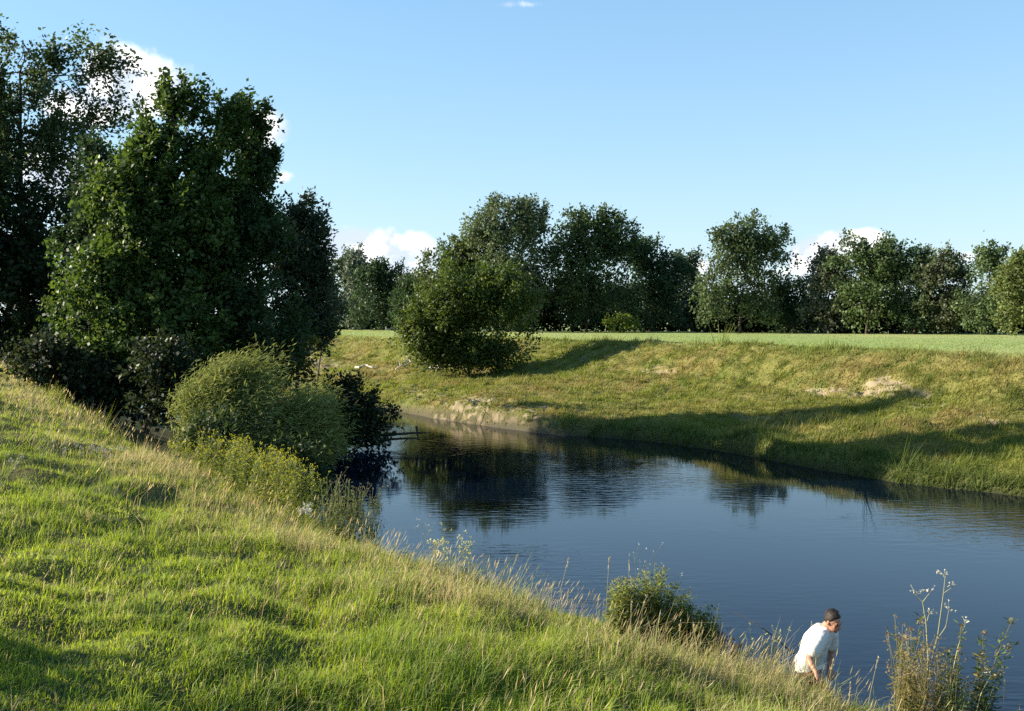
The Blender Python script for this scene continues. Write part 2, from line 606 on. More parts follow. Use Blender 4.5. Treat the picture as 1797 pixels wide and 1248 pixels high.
def build_far_ground():
    px = np.concatenate([np.linspace(-1400, 440, 60)[:-1], np.linspace(440, 1900, 540), np.linspace(1900, 3200, 50)[1:]])
    a = (px - CX) / FPX
    f = np.concatenate([np.linspace(-.25, -.03, 6), np.linspace(-.02, .12, 40), np.linspace(.125, .60, 76), np.linspace(.607, 1.06, 80)])
    w = np.interp(px, _px, _dw)
    c = np.interp(px, _cpx, _dc)
    Y = w[:, None] + f[None] * (c - w)[:, None]
    tail = np.geomspace(1.0, 1.0, 1)
    far = np.geomspace(1.04, 90.0, 36)
    Yt = Y[:, -1:] * np.ones((1, 1)) + (far[None] - 1.0) * c[:, None]
    Y = np.concatenate([Y, Yt], 1)
    X = a[:, None] * Y
    z, sand, t, aa, py = far_z(X, Y)
    z = z + sand * (fbm(X * 2.5, Y * 2.5, 71, 2) * .30 - .06)
    V = np.stack([X, Y, z], -1).reshape(-1, 3)
    n, m = X.shape
    i = np.arange(n - 1)[:, None]
    j = np.arange(m - 1)[None]
    Q = np.stack([i * m + j, (i + 1) * m + j, (i + 1) * m + j + 1, i * m + j + 1], -1).reshape(-1, 4)
    k = fbm(X * .30, Y * .30, 81, 4).ravel()[:, None]
    k2 = fbm(X * 1.6, Y * 1.6, 84, 3).ravel()[:, None]
    olive = np.array([[.150, .150, .040]])
    brown = np.array([[.19, .155, .055]])
    green = np.array([[.10, .135, .030]])
    mixb = np.clip(.4 + k * 2.4, 0, 1)
    mixg = np.clip(.2 + k2 * 2.2, 0, 1)
    bank = olive * (1 - mixb) + brown * mixb
    bank = bank * (1 - mixg * .7) + green * mixg * .7
    fk = np.clip(.5 + (fbm(X * .05, Y * .03, 88, 4).ravel()[:, None] + .5 * fbm(X * .01, Y * .35, 89, 2).ravel()[:, None]) * 2.2, 0, 1)
    field = np.array([[.26, .32, .11]]) * (1 - fk) + np.array([[.31, .34, .13]]) * fk
    tt = sstep(.84, 1.22, t.ravel() + fbm(X * .5, Y * .5, 90, 3).ravel() * .12)[:, None]
    col = bank * (1 - tt) + field * tt
    # silt close above the water
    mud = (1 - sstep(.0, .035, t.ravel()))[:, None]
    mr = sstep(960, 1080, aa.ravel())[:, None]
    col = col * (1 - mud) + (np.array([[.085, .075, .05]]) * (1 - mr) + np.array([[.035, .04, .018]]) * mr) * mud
    s = sand.ravel()[:, None]
    sc = np.array([[.31, .25, .155]]) * (0.85 + .5 * k2)
    low = sstep(728, 742, py.ravel())[:, None]
    sc = sc * (1 - low * .45)
    col = col * (1 - s) + sc * s
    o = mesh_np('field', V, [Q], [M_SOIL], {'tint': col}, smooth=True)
    o['kind'] = 'structure'
    o['label'] = 'far river bank and the flat meadow above it'


def build_water():
    xs = np.linspace(-420, 300, 60)
    ys = np.linspace(-60, 260, 40)
    X, Y = np.meshgrid(xs, ys, indexing='ij')
    V = np.stack([X, Y, X * 0], -1).reshape(-1, 3)
    n, m = X.shape
    i = np.arange(n - 1)[:, None]
    j = np.arange(m - 1)[None]
    Q = np.stack([i * m + j, (i + 1) * m + j, (i + 1) * m + j + 1, i * m + j + 1], -1).reshape(-1, 4)
    mt, t, out = new_mat('river_water')
    p = nd(t, 'ShaderNodeBsdfPrincipled')
    p.inputs['Base Color'].default_value = (0.0012, 0.0038, 0.0115, 1)
    p.inputs['Roughness'].default_value = 0.035
    p.inputs['IOR'].default_value = 1.33
    p.inputs['Specular IOR Level'].default_value = 0.42
    tc = nd(t, 'ShaderNodeTexCoord')
    mp = nd(t, 'ShaderNodeMapping')
    mp.inputs['Scale'].default_value = (0.8, 2.0, 1)
    mp.inputs['Rotation'].default_value = (0, 0, math.radians(-14))
    n1 = nd(t, 'ShaderNodeTexNoise')
    n1.inputs['Scale'].default_value = 2.1
    n1.inputs['Detail'].default_value = 3
    n2 = nd(t, 'ShaderNodeTexNoise')
    n2.inputs['Scale'].default_value = 0.09
    n2.inputs['Detail'].default_value = 3
    r = nd(t, 'ShaderNodeMapRange', interpolation_type='SMOOTHSTEP')
    r.inputs['From Min'].default_value = 0.42
    r.inputs['From Max'].default_value = 0.60
    r.inputs['To Min'].default_value = 0.04
    r.inputs['To Max'].default_value = 0.62
    b = nd(t, 'ShaderNodeBump')
    b.inputs['Distance'].default_value = 0.018
    b.inputs['Strength'].default_value = 1.0
    t.links.new(tc.outputs['Object'], mp.inputs[0])
    t.links.new(mp.outputs[0], n1.inputs['Vector'])
    t.links.new(tc.outputs['Object'], n2.inputs['Vector'])
    t.links.new(n2.outputs['Fac'], r.inputs['Value'])
    h = mth(t, 'MULTIPLY', n1.outputs['Fac'], r.outputs[0])
    t.links.new(h, b.inputs['Height'])
    t.links.new(b.outputs[0], p.inputs['Normal'])
    t.links.new(p.outputs[0], out.inputs['Surface'])
    o = mesh_np('river', V, [Q], [mt])
    o['kind'] = 'structure'
    o['label'] = 'calm blue river bending away behind the near bank'


build_near_ground()
build_far_ground()
build_water()


# ------------------------------------------------------------------ grass
def blades(acc, P, H, Wd, lean, col, tip=1.3):
    """curved blades of two quads and a tip; P roots, lean = horizontal lean vector per metre height"""
    n = len(P)
    ang = rng.uniform(0, 2 * np.pi, n)
    S = np.stack([np.cos(ang), np.sin(ang), np.zeros(n)], -1) * (Wd / 2)[:, None]
    U = np.zeros((n, 3))
    U[:, 2] = 1
    Lv = np.concatenate([lean, np.zeros((n, 1))], 1)
    Hc = H[:, None]
    p1 = P + U * Hc * .55 + Lv * Hc * .22
    p2 = P + U * Hc * (1 - .35 * np.minimum((lean ** 2).sum(1), 1.2)[:, None]) + Lv * Hc * .75
    V = np.stack([P - S, P + S, p1 + S * .8, p1 - S * .8, p2], 1).reshape(-1, 3)
    i = np.arange(n)[:, None] * 5
    Q = i + np.array([[0, 1, 2, 3]])
    T = i + np.array([[3, 2, 4]])
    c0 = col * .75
    c2 = np.clip(col * tip, 0, 1)  # sunlit look put into the colour: brightened tips over darkened roots
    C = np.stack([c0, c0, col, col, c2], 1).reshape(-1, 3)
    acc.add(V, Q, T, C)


def build_near_grass():
    """half the blades stand in tussocks, half between them"""
    acc = Acc()
    nt = 14500
    for mode in ('tussock', 'between', 'aside'):
        if mode == 'aside':
            n = 42000
            y = rng.uniform(3.1, 9.5, n)
            x = -rng.uniform(2.0, 9.5, n)
            ok = x / y * FPX + CX < -120
            x, y = x[ok], y[ok]
            n = len(x)
            off = rng.normal(0, .8, (n, 2))
            th = rng.uniform(.6, 1.3, n)
            tc = rng.random(n)
            td = rng.random(n)
        elif mode == 'tussock':
            px = rng.uniform(-160, 1980, nt)
            d = np.exp(rng.uniform(np.log(3.5), np.log(60), nt))
            tx, ty = (px - CX) / FPX * d, d
            k = 26
            rad = rng.uniform(.05, .13, nt) * (1 + d * .018)
            off = rng.normal(0, 1, (nt * k, 2))
            R = np.repeat(rad, k)
            x = np.repeat(tx, k) + off[:, 0] * R
            y = np.repeat(ty, k) + off[:, 1] * R
            th = np.repeat(rng.lognormal(0.05, .38, nt), k)
            tc = np.repeat(rng.random(nt), k)
            td = np.repeat(rng.random(nt), k)
        else:
            n = 310000
            px = rng.uniform(-160, 1980, n)
            d = np.exp(rng.uniform(np.log(3.5), np.log(62), n))
            x, y = (px - CX) / FPX * d, d
            off = rng.normal(0, .6, (n, 2))
            th = rng.uniform(.55, 1.1, n)
            tc = rng.random(n)
            td = rng.random(n)
        ok = y > 3.0
        x, y, off, th, tc, td = x[ok], y[ok], off[ok], th[ok], tc[ok], td[ok]
        d = y
        px = x / y * FPX + CX
        s, zb = brow_sd(x, y)
        n = len(x)
        keep = (s > -1.5) & ~((s < -.4) & (rng.random(n) < .35))
        x, y, s, d, px, off, th, tc, td = x[keep], y[keep], s[keep], d[keep], px[keep], off[keep], th[keep], tc[keep], td[keep]
        z = near_z(x, y)
        ok = z > .06
        x, y, s, d, z, px, off, th, tc, td = x[ok], y[ok], s[ok], d[ok], z[ok], px[ok], off[ok], th[ok], tc[ok], td[ok]
        n = len(x)
        big = fbm(x * .28, y * .28, 101, 3)
        mid = fbm(x * 1.0, y * 1.0, 104, 3)
        left = 1 - sstep(400, 1000, px)
        belt = np.exp(-((s - 1.3) / 1.9) ** 2) * (.36 + .30 * left - .22 * (1 - sstep(60, 330, px)))
        dry = np.clip(belt + big * 1.3 + mid * .9 - .10, 0, 1)
        straw = (rng.random(n) * .45 + td * .55) < (.20 + .60 * dry)
        lush = sstep(-.02, .2, mid) * (1 - dry)
        H = (.065 + .065 * rng.random(n)) * th * (1 + .7 * sstep(-.1, .2, mid)) * (.85 + .30 * sstep(7, 3.5, s))
        H = H * (1 + 1.0 * dry * rng.random(n))
        H = H * (1 - .34 * (1 - sstep(250, 800, px)) * (1 - dry))
        H = np.where(s < 0, H * 1.3, H)
        tall = rng.random(n) < .025 + .05 * dry
        H = np.where(tall, H * 1.7, H)
        H = H * (1 - .30 * np.exp(-((s - .3) / 1.3) ** 2) * sstep(600, 1000, px))
        W = np.maximum(.0055 + .0055 * rng.random(n), d * .00058)
        W = np.where(tall, W * .6, W)
        lean = np.array([[.50, .05]]) * (.3 + 1.2 * rng.random((n, 1))) + rng.normal(0, .30, (n, 2)) + off * .34
        green = np.array([.175, .265, .042])
        lime = np.array([.36, .43, .080])
        deep = np.array([.080, .145, .028])
        str1 = np.array([.52, .47, .23])
        str2 = np.array([.36, .30, .14])
        r = np.clip(tc * .7 + rng.random(n) * .5 - .1, 0, 1)[:, None]
        col = green * (1 - r) + lime * r
        col = col * (1 - lush[:, None] * .55) + deep * lush[:, None] * .55
        r2 = rng.random((n, 1))
        col = np.where(straw[:, None], str1 * (1 - r2) + str2 * r2, col)
        col = col * rng.uniform(.65, 1.2, (n, 1))
        P = np.stack([x, y, z - .015], -1)
        nr = d < 17
        blades(acc, P[nr], H[nr], W[nr], lean[nr], col[nr])
        fr = ~nr
        m = int(fr.sum())
        an = rng.uniform(0, np.pi, m)
        S = np.stack([np.cos(an), np.sin(an), np.zeros(m)], -1) * (W[fr] / 2)[:, None]
        tip = P[fr] + np.concatenate([lean[fr] * H[fr][:, None] * .7, H[fr][:, None] * .9], 1)
        cf = col[fr]  # distant blades also carry lit tips and shaded roots in their colour
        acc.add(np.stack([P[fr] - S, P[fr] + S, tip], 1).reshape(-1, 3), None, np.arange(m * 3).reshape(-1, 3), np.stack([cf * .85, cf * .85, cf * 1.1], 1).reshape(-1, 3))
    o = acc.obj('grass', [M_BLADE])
    o['kind'] = 'stuff'
    o['label'] = 'mixed green and straw coloured grass of the near bank'


def build_dry_stems():
    """thin flowering stems standing out of the sward"""
    n = 15000
    px = rng.uniform(-100, 1650, n)
    d = np.exp(rng.uniform(np.log(5), np.log(45), n))
    x = (px - CX) / FPX * d
    y = d
    s, zb = brow_sd(x, y)
    big = fbm(x * .45, y * .45, 131, 3)
    belt = np.exp(-((s - 1.0) / 1.6) ** 2)
    keep = (s > np.where(px > 800, -.1, -.9)) & (rng.random(n) < np.clip(belt * .45 + big * 1.3 + .02 + .13 * np.exp(-((px - 640) / 260) ** 2) * (d < 16), 0, 1))
    x, y, d, s = x[keep], y[keep], d[keep], s[keep]
    z = near_z(x, y)
    ok = z > .1
    x, y, d, z, s = x[ok], y[ok], d[ok], z[ok], s[ok]
    n = len(x)
    H = rng.uniform(.28, .62, n)
    W = np.maximum(.0028, d * .00038)
    lean = np.array([[.45, .05]]) + rng.normal(0, .22, (n, 2))
    c = np.array([.55, .47, .24]) * (1 - (r := rng.random((n, 1)))) + np.array([.38, .30, .14]) * r
    acc = Acc()
    P = np.stack([x, y, z], -1)
    blades(acc, P, H, W, lean, c)
    # seed heads: slim spindles along the upper quarter
    Lv = np.concatenate([lean, np.zeros((n, 1))], 1)
    Hc = H[:, None]
    top = P + np.array([0, 0, 1]) * Hc * (1 - .35 * np.minimum((lean ** 2).sum(1), 1.2)[:, None]) + Lv * Hc * .75
    D = norm(Lv * .8 + np.array([0, 0, .8]))
    leaves(acc, top - D * .06, D, rng.normal(0, 1, (n, 3)), np.full(n, .12), np.maximum(.010, d * .0009), c * 1.05)
    o = acc.obj('dry_grass', [M_BLADE])
    o['kind'] = 'stuff'
    o['label'] = 'thin straw coloured seed stems rising out of the near grass'


def build_far_grass():
    acc = Acc()
    for mode in ('tussock', 'between', 'meadow'):
        if mode == 'tussock':
            nt, k = 9000, 22
            px = rng.uniform(400, 1950, nt)
            f = rng.uniform(0, 1, nt) * 1.0
            w, c = np.interp(px, _px, _dw), np.interp(px, _cpx, _dc)
            ty = w + f * (c - w)
            tx = (px - CX) / FPX * ty
            R = np.repeat(rng.uniform(.10, .28, nt), k)
            off = rng.normal(0, 1, (nt * k, 2))
            x, y = np.repeat(tx, k) + off[:, 0] * R, np.repeat(ty, k) + off[:, 1] * R
            th = np.repeat(rng.lognormal(.10, .55, nt), k)
            tc = np.repeat(rng.random(nt), k)
        elif mode == 'between':
            n = 160000
            px = rng.uniform(400, 1950, n)
            w, c = np.interp(px, _px, _dw), np.interp(px, _cpx, _dc)
            y = w + rng.uniform(0, 1.08, n) * (c - w)
            x = (px - CX) / FPX * y
            off = rng.normal(0, 1, (n, 2))
            th = rng.uniform(.5, 1.0, n)
            tc = rng.random(n)
        else:
            n = 90000
            px = rng.uniform(500, 1950, n)
            c = np.interp(px, _cpx, _dc)
            y = 1 / rng.uniform(1 / (c + 75), 1 / c)
            x = (px - CX) / FPX * y
            off = rng.normal(0, 1, (n, 2))
            th = rng.uniform(.6, 1.0, n)
            tc = rng.random(n)
        z, sand, t, a, py = far_z(x, y)
        n = len(x)
        keep = (t > -.004) & (rng.random(n) > sand * .95) & (z > -.02)
        x, y, z, t, px, py, off, th, tc = x[keep], y[keep], z[keep], t[keep], a[keep], py[keep], off[keep], th[keep], tc[keep]
        n = len(x)
        k1 = fbm(x * .30, y * .30, 81, 4)
        tus = fbm(x * 1.6, y * 1.6, 84, 3)
        wet = (1 - sstep(.02, .10, t)) * sstep(940, 1010, px)
        H = (.045 + .06 * rng.random(n)) * th * (1 + .7 * sstep(0, .25, tus)) + wet * (.26 if mode == 'tussock' else .08) * rng.random(n) * th
        H = H * (1 + .6 * np.exp(-((t - .97) / .05) ** 2) * sstep(-.05, .12, fbm(x * .5, y * .5, 93, 2)))
        H = H * (1 - .45 * sstep(1.0, 1.10, t))
        W = np.maximum(.02, y * .0009) * rng.uniform(.7, 1.4, n)
        lean = np.array([[.30, .0]]) + rng.normal(0, .35, (n, 2)) + off * .3
        olive = np.array([.215, .235, .050])
        brown = np.array([.29, .240, .085])
        green = np.array([.12, .175, .034])
        kb = np.clip(.32 + k1 * 3.0 + (tc - .5) * 1.0, 0, 1)[:, None]
        kg = np.clip(.25 + tus * 2.2 + (tc - .5) * .5, 0, 1)[:, None]
        col = olive * (1 - kb) + brown * kb
        col = col * (1 - kg * .7) + green * kg * .7
        col = col * (1 - wet[:, None] * .7) + np.array([.085, .135, .038]) * wet[:, None] * .7
        tf = sstep(.84, 1.22, t + rng.normal(0, .06, n))[:, None]
        mk = np.clip(.5 + (fbm(x * .05, y * .03, 88, 4) + .5 * fbm(x * .01, y * .35, 89, 2)) * 2.2, 0, 1)[:, None]
        col = col * (1 - tf) + (np.array([.27, .34, .11]) * (1 - mk) + np.array([.37, .40, .15]) * mk) * tf
        col = col * rng.uniform(.6, 1.2, (n, 1)) * (.72 + .5 * tc[:, None])
        P = np.stack([x, y, z - .01], -1)
        ang = rng.uniform(0, 2 * np.pi, n)
        S = np.stack([np.cos(ang), np.sin(ang), np.zeros(n)], -1) * (W / 2)[:, None]
        tip = P + np.concatenate([lean * H[:, None] * .8, H[:, None]], 1)
        acc.add(np.stack([P - S, P + S, tip], 1).reshape(-1, 3), None, np.arange(n * 3).reshape(-1, 3), np.repeat(col, 3, axis=0))
    o = acc.obj('bank_grass', [M_BLADE])
    o['kind'] = 'stuff'
    o['label'] = 'grazed olive and brown turf of the far bank'


build_near_grass()
build_dry_stems()
build_far_grass()


# ------------------------------------------------------------------ trees and bushes
def crown_points(lobes, d, n, shell=0.45, depth=1.0):
    """sample points in a set of lobes given as seen in the photograph, at their true distance"""
    w = np.array([max(l[2], 4) * max(l[3], 4) * (l[4] if len(l) > 4 else 1.0) for l in lobes])
    w = w / w.sum()
    idx = rng.choice(len(lobes), n, p=w)
    cen = np.array([at(l[0], l[1], d + (l[5] if len(l) > 5 else 0)) for l in lobes])
    rad = np.array([[l[2] / FPX * d, max(min(l[2], l[3]) / FPX * d * depth * 1.1, .3), l[3] / FPX * d] for l in lobes])
    v = norm(rng.normal(0, 1, (n, 3)))
    r = rng.random(n) ** shell
    P = cen[idx] + v * r[:, None] * rad[idx]
    out = norm(v / rad[idx] * rad[idx].mean(1, keepdims=True))
    return P, out, idx, cen, rad


def tree(name, label, cat, d, base_px, lobes, nclump, per, leaf, tint, group=None, base_z=None, trunk_r=.22, aspect=.7,
         droop=0.0, wind=.25, shell=.45, spread=.35, twig=.5, var=.25, mat=None, limbs=True, tint2=None, depth=1.0, nearb=True,
         spikes=0, spike_len=1.0, gapk=2.4, gapf=1.1):
    bx = at(base_px, HOR, d)[0]
    if base_z is None:
        base_z = float(near_z(np.array([bx]), np.array([d]))[0]) if nearb else float(far_z(np.array([bx]), np.array([d]))[0][0])
    base = np.array([bx, d, base_z])
    t = thing(name, label, cat, base, group)
    P, out, idx, cen, rad = crown_points(lobes, d, nclump, shell, depth)
    ok = P[:, 2] > max(base_z, 0) + .05
    P, out, idx = P[ok], out[ok], idx[ok]
    # thin out along a noise field so that sky shows through
    gap = fbm((P[:, 0] + P[:, 1] * .7) * gapf, P[:, 2] * gapf, 200 + len(lobes), 2)
    ok = rng.random(len(P)) < np.clip(.75 + gap * gapk, .04, 1)
    P, out = P[ok], out[ok]
    # leading shoots that make the outline uneven
    if spikes:
        sc_ = P[:, 2] + .35 * np.abs(P[:, 0] - P[:, 0].mean())
        pick = rng.choice(len(P), spikes, p=(w_ := np.clip(sc_ - np.quantile(sc_, .35), 0.02, None) ** 1.5) / w_.sum())
        sd_ = norm(out[pick] * .55 + np.array([wind * 1.1, 0, 1.0 - droop]) + rng.normal(0, .22, (spikes, 3)))
        ln_ = spike_len * rng.uniform(.45, 1.3, spikes)
        for q in np.linspace(.15, 1, 5):
            m_ = rng.random(spikes) < 1.25 - .55 * q
            P = np.vstack([P, P[pick][m_] + sd_[m_] * (ln_[m_] * q)[:, None]])
            out = np.vstack([out, sd_[m_]])
    nc = len(P)
    # trunk and limbs
    acc = Acc()
    big = rad[:, 0] * rad[:, 2]
    top = cen[cen[:, 2].argmax()]
    ctr = (cen * big[:, None]).sum(0) / big.sum()
    mid = base * .4 + ctr * .6
    spine = np.array([base - [0, 0, .3], base * .7 + mid * .3 + [0, 0, .02], mid, ctr * .5 + top * .5, top])
    tt = np.linspace(0, 1, 5)
    ti = np.linspace(0, 1, 14)
    sp = np.stack([np.interp(ti, tt, spine[:, k]) for k in range(3)], 1)
    sp[1:-1] = .25 * sp[:-2] + .5 * sp[1:-1] + .25 * sp[2:]
    sp = sp + np.concatenate([np.zeros((1, 3)), rng.normal(0, .05, (13, 3))]) * min(1, trunk_r * 4)
    rr = trunk_r * (1.25 - 1.2 * ti ** .55)
    acc.tube(sp, np.maximum(rr, .012), 8)
    if limbs:
        for ci in range(len(cen)):
            k = int(np.clip(np.searchsorted(sp[:, 2], cen[ci, 2] - rad[ci, 2] * 1.2), 2, 11))
            if np.linalg.norm(cen[ci] - sp[k]) < .2:
                continue
            pts = bend(sp[k], cen[ci], -.08 * np.linalg.norm(cen[ci] - sp[k]), 7, .04)
            acc.tube(pts, np.linspace(rr[k] * .6, .015, 7), 5)
        pick = rng.choice(nc, min(nc, 90 if limbs is True else limbs), replace=False)
        for q in pick:
            ci = np.linalg.norm(cen - P[q], axis=1).argmin()
            src = cen[ci] - np.array([0, 0, .35 * rad[ci, 2]])
            pts = bend(src, P[q], -.06 * np.linalg.norm(P[q] - src), 5, .03)
            acc.tube(pts, np.linspace(.028, .006, 5) * min(1.6, max(1, d / 40)), 4)
    acc.part('trunk', t, [M_BARK], smooth=True)
    # foliage
    wv = np.array([wind, 0, 0])
    D0 = norm(out * .8 + np.array([0, 0, .55 - droop]) + wv + rng.normal(0, .35, (nc, 3)))
    tl = twig * rng.uniform(.5, 1.4, nc)
    C = np.repeat(P, per, 0)
    Dr = np.repeat(D0, per, 0)
    u = rng.random(nc * per)
    sag = np.array([0, 0, -1.0]) * (droop * .5)
    C = C + Dr * (u * np.repeat(tl, per))[:, None] + rng.normal(0, spread, (nc * per, 3)) * (.35 + .65 * (1 - u))[:, None] * twig + sag * (u ** 2 * np.repeat(tl, per))[:, None]
    ld = norm(Dr * .7 + rng.normal(0, .6, (nc * per, 3)) + np.array([wind * .6, 0, -.15 - droop]))
    ln = norm(np.repeat(out, per, 0) * .5 + np.array([0, 0, .6]) + rng.normal(0, .55, (nc * per, 3)))
    Ls = leaf * rng.uniform(.65, 1.3, nc * per)
    tint = np.array(tint)
    cv = np.repeat(rng.uniform(1 - var, 1 + var, (nc, 1)), per, 0) * rng.uniform(.8, 1.2, (nc * per, 1))
    if tint2 is not None:
        g = np.repeat(rng.random((nc, 1)) ** 1.5, per, 0)
        colr = tint * (1 - g) + np.array(tint2) * g
    else:
        colr = tint[None]
    fol = Acc()
    leaves(fol, C, ld, ln, Ls, Ls * aspect, colr * cv)
    fol.part('crown', t, [mat or M_LEAF])
    return t


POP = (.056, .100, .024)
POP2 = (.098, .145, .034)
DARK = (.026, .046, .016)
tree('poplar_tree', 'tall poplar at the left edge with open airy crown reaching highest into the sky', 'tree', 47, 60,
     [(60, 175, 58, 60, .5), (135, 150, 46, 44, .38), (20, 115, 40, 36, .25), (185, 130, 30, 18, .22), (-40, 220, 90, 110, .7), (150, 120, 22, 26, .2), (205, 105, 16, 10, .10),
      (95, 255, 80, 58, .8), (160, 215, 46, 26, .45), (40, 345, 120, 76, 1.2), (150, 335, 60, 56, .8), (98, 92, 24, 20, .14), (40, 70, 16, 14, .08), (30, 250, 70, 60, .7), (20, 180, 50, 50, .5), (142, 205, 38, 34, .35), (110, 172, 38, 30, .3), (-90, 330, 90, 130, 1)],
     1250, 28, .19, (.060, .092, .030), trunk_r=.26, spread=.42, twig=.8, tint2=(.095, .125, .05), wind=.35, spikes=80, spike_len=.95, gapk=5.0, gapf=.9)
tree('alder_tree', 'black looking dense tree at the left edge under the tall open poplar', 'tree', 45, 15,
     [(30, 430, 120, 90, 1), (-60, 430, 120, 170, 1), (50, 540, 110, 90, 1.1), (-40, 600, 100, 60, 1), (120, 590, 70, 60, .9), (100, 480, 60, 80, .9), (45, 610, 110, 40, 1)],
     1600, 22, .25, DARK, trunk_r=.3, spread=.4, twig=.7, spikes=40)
tree('poplar_tree', 'leafy poplar with several pointed tops in the middle of the near trees', 'tree', 36.5, 255,
     [(298, 210, 20, 44, .5), (318, 285, 40, 44, .55), (386, 232, 17, 46, .5), (368, 318, 34, 40, .4), (244, 285, 28, 52, .5), (322, 372, 76, 54, .75), (345, 222, 10, 34, .2), (215, 245, 12, 26, .15),
      (240, 385, 80, 66, .8), (175, 465, 72, 66, 1), (320, 445, 100, 74, .9), (155, 555, 64, 70, 1), (290, 565, 110, 86, 1.1), (222, 322, 26, 44, .4), (300, 640, 90, 44, 1), (200, 620, 90, 60, 1), (225, 668, 90, 34, .9), (190, 385, 46, 50, .5), (205, 480, 70, 70, 1), (235, 520, 80, 60, .8)],
     2500, 30, .18, POP, trunk_r=.15, spread=.36, twig=.62, tint2=POP2, wind=.34, spikes=190, spike_len=.75, gapk=3.6, gapf=1.1)
tree('poplar_tree', 'dark poplar with one pointed top to the right of the leafy one', 'tree', 38, 420,
     [(428, 252, 14, 42, .5), (436, 326, 26, 44, .55), (404, 385, 54, 44, .6), (454, 408, 48, 56, .7), (420, 485, 88, 70, 1), (420, 560, 100, 64, 1.1), (466, 350, 14, 34, .25), (400, 625, 110, 46, 1), (470, 570, 70, 60, .9), (380, 435, 60, 56, .6)],
     1750, 30, .18, (.046, .080, .026), trunk_r=.22, spread=.36, twig=.58, wind=.34, spikes=130, spike_len=.7, gapk=3.6, gapf=1.1)
tree('poplar_tree', 'dark poplar filling the gap between the tall open poplar and the leafy one', 'tree', 42, 185,
     [(192, 300, 36, 36, .6), (196, 370, 56, 60, .9), (165, 450, 64, 70, 1), (185, 545, 80, 60, 1), (150, 610, 80, 46, 1)],
     900, 26, .19, (.034, .060, .022), trunk_r=.2, spread=.38, twig=.62, wind=.3, spikes=70, spike_len=.7, gapk=3.0, gapf=1.1)
tree('ash_tree', 'rounded feathery tree at the right end of the near trees', 'tree', 44, 520,
     [(518, 385, 32, 20, .9), (535, 430, 28, 36, .9), (515, 470, 50, 60, 1), (545, 520, 36, 44, 1), (510, 570, 60, 50, 1), (548, 575, 30, 30, .8)],
     950, 22, .2, (.05, .072, .034), trunk_r=.18, spread=.42, twig=.6, aspect=.5, wind=.3, spikes=60, spike_len=.5, gapk=3.5)
tree('sapling', 'slender sapling with sparse leaves against the sky beside the near trees', 'young tree', 50, 540,
     [(580, 462, 12, 18, .5), (582, 500, 18, 26, .6), (572, 545, 26, 34, .9)],
     130, 15, .19, (.055, .08, .035), trunk_r=.07, spread=.5, twig=.55, limbs=20)
tree('alder_shrub', 'dark low shrub with yellowing leaves leaning over the far end of the near trees', 'shrub', 41, 440,
     [(500, 630, 48, 18, 1), (470, 655, 60, 24, 1), (540, 612, 30, 14, .8), (430, 668, 60, 26, 1)],
     300, 18, .19, (.04, .058, .02), trunk_r=.08, tint2=(.14, .13, .02), spread=.45, twig=.5, limbs=25)
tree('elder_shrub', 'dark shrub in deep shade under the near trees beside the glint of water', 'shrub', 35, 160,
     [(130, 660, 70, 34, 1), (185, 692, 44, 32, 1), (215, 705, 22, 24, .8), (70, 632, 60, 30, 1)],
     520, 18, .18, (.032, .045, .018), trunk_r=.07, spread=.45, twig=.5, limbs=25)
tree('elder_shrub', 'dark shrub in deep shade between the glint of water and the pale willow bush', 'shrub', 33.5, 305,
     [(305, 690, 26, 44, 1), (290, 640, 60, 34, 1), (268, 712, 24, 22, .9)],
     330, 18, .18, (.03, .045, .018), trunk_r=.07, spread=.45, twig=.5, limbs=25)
tree('willow_bush', 'pale green willow bush with fine windswept leaves beside the water', 'bush', 27.5, 420,
     [(405, 700, 66, 34, 1), (352, 735, 44, 50, 1), (430, 750, 112, 60, 1.3), (510, 738, 62, 42, 1), (372, 785, 62, 44, 1), (480, 790, 76, 40, .9), (438, 674, 34, 18, .6), (545, 772, 46, 36, .8), (385, 676, 24, 12, .4)],
     2500, 20, .18, (.19, .225, .062), trunk_r=.07, aspect=.17, wind=.9, spread=.5, twig=.5, tint2=(.25, .27, .10), var=.22, limbs=60, base_z=.15, mat=M_WEED, spikes=220, spike_len=.55, gapk=4.0, gapf=1.4)
tree('sallow_bush', 'low shaded green growth at the water under the willow bush', 'bush', 25.0, 450,
     [(420, 830, 70, 34, 1), (490, 835, 60, 36, 1), (350, 800, 50, 34, 1), (530, 850, 34, 30, .8)],
     520, 18, .15, (.045, .07, .022), trunk_r=.05, aspect=.4, wind=.3, spread=.45, twig=.4, limbs=30, base_z=.05, spikes=50, spike_len=.5)
tree('hawthorn_bush', 'dark small leaved bush overhanging the river behind the willow bush', 'bush', 39.5, 600,
     [(612, 722, 52, 34, 1), (590, 700, 34, 20, .8), (650, 745, 34, 28, .9), (560, 740, 56, 40, 1), (610, 757, 66, 24, 1.1), (560, 775, 50, 18, .9), (650, 768, 40, 14, .8)],
     900, 20, .14, (.036, .052, .020), trunk_r=.06, spread=.4, twig=.42, limbs=50, base_z=-.1, spikes=40, spike_len=.6)
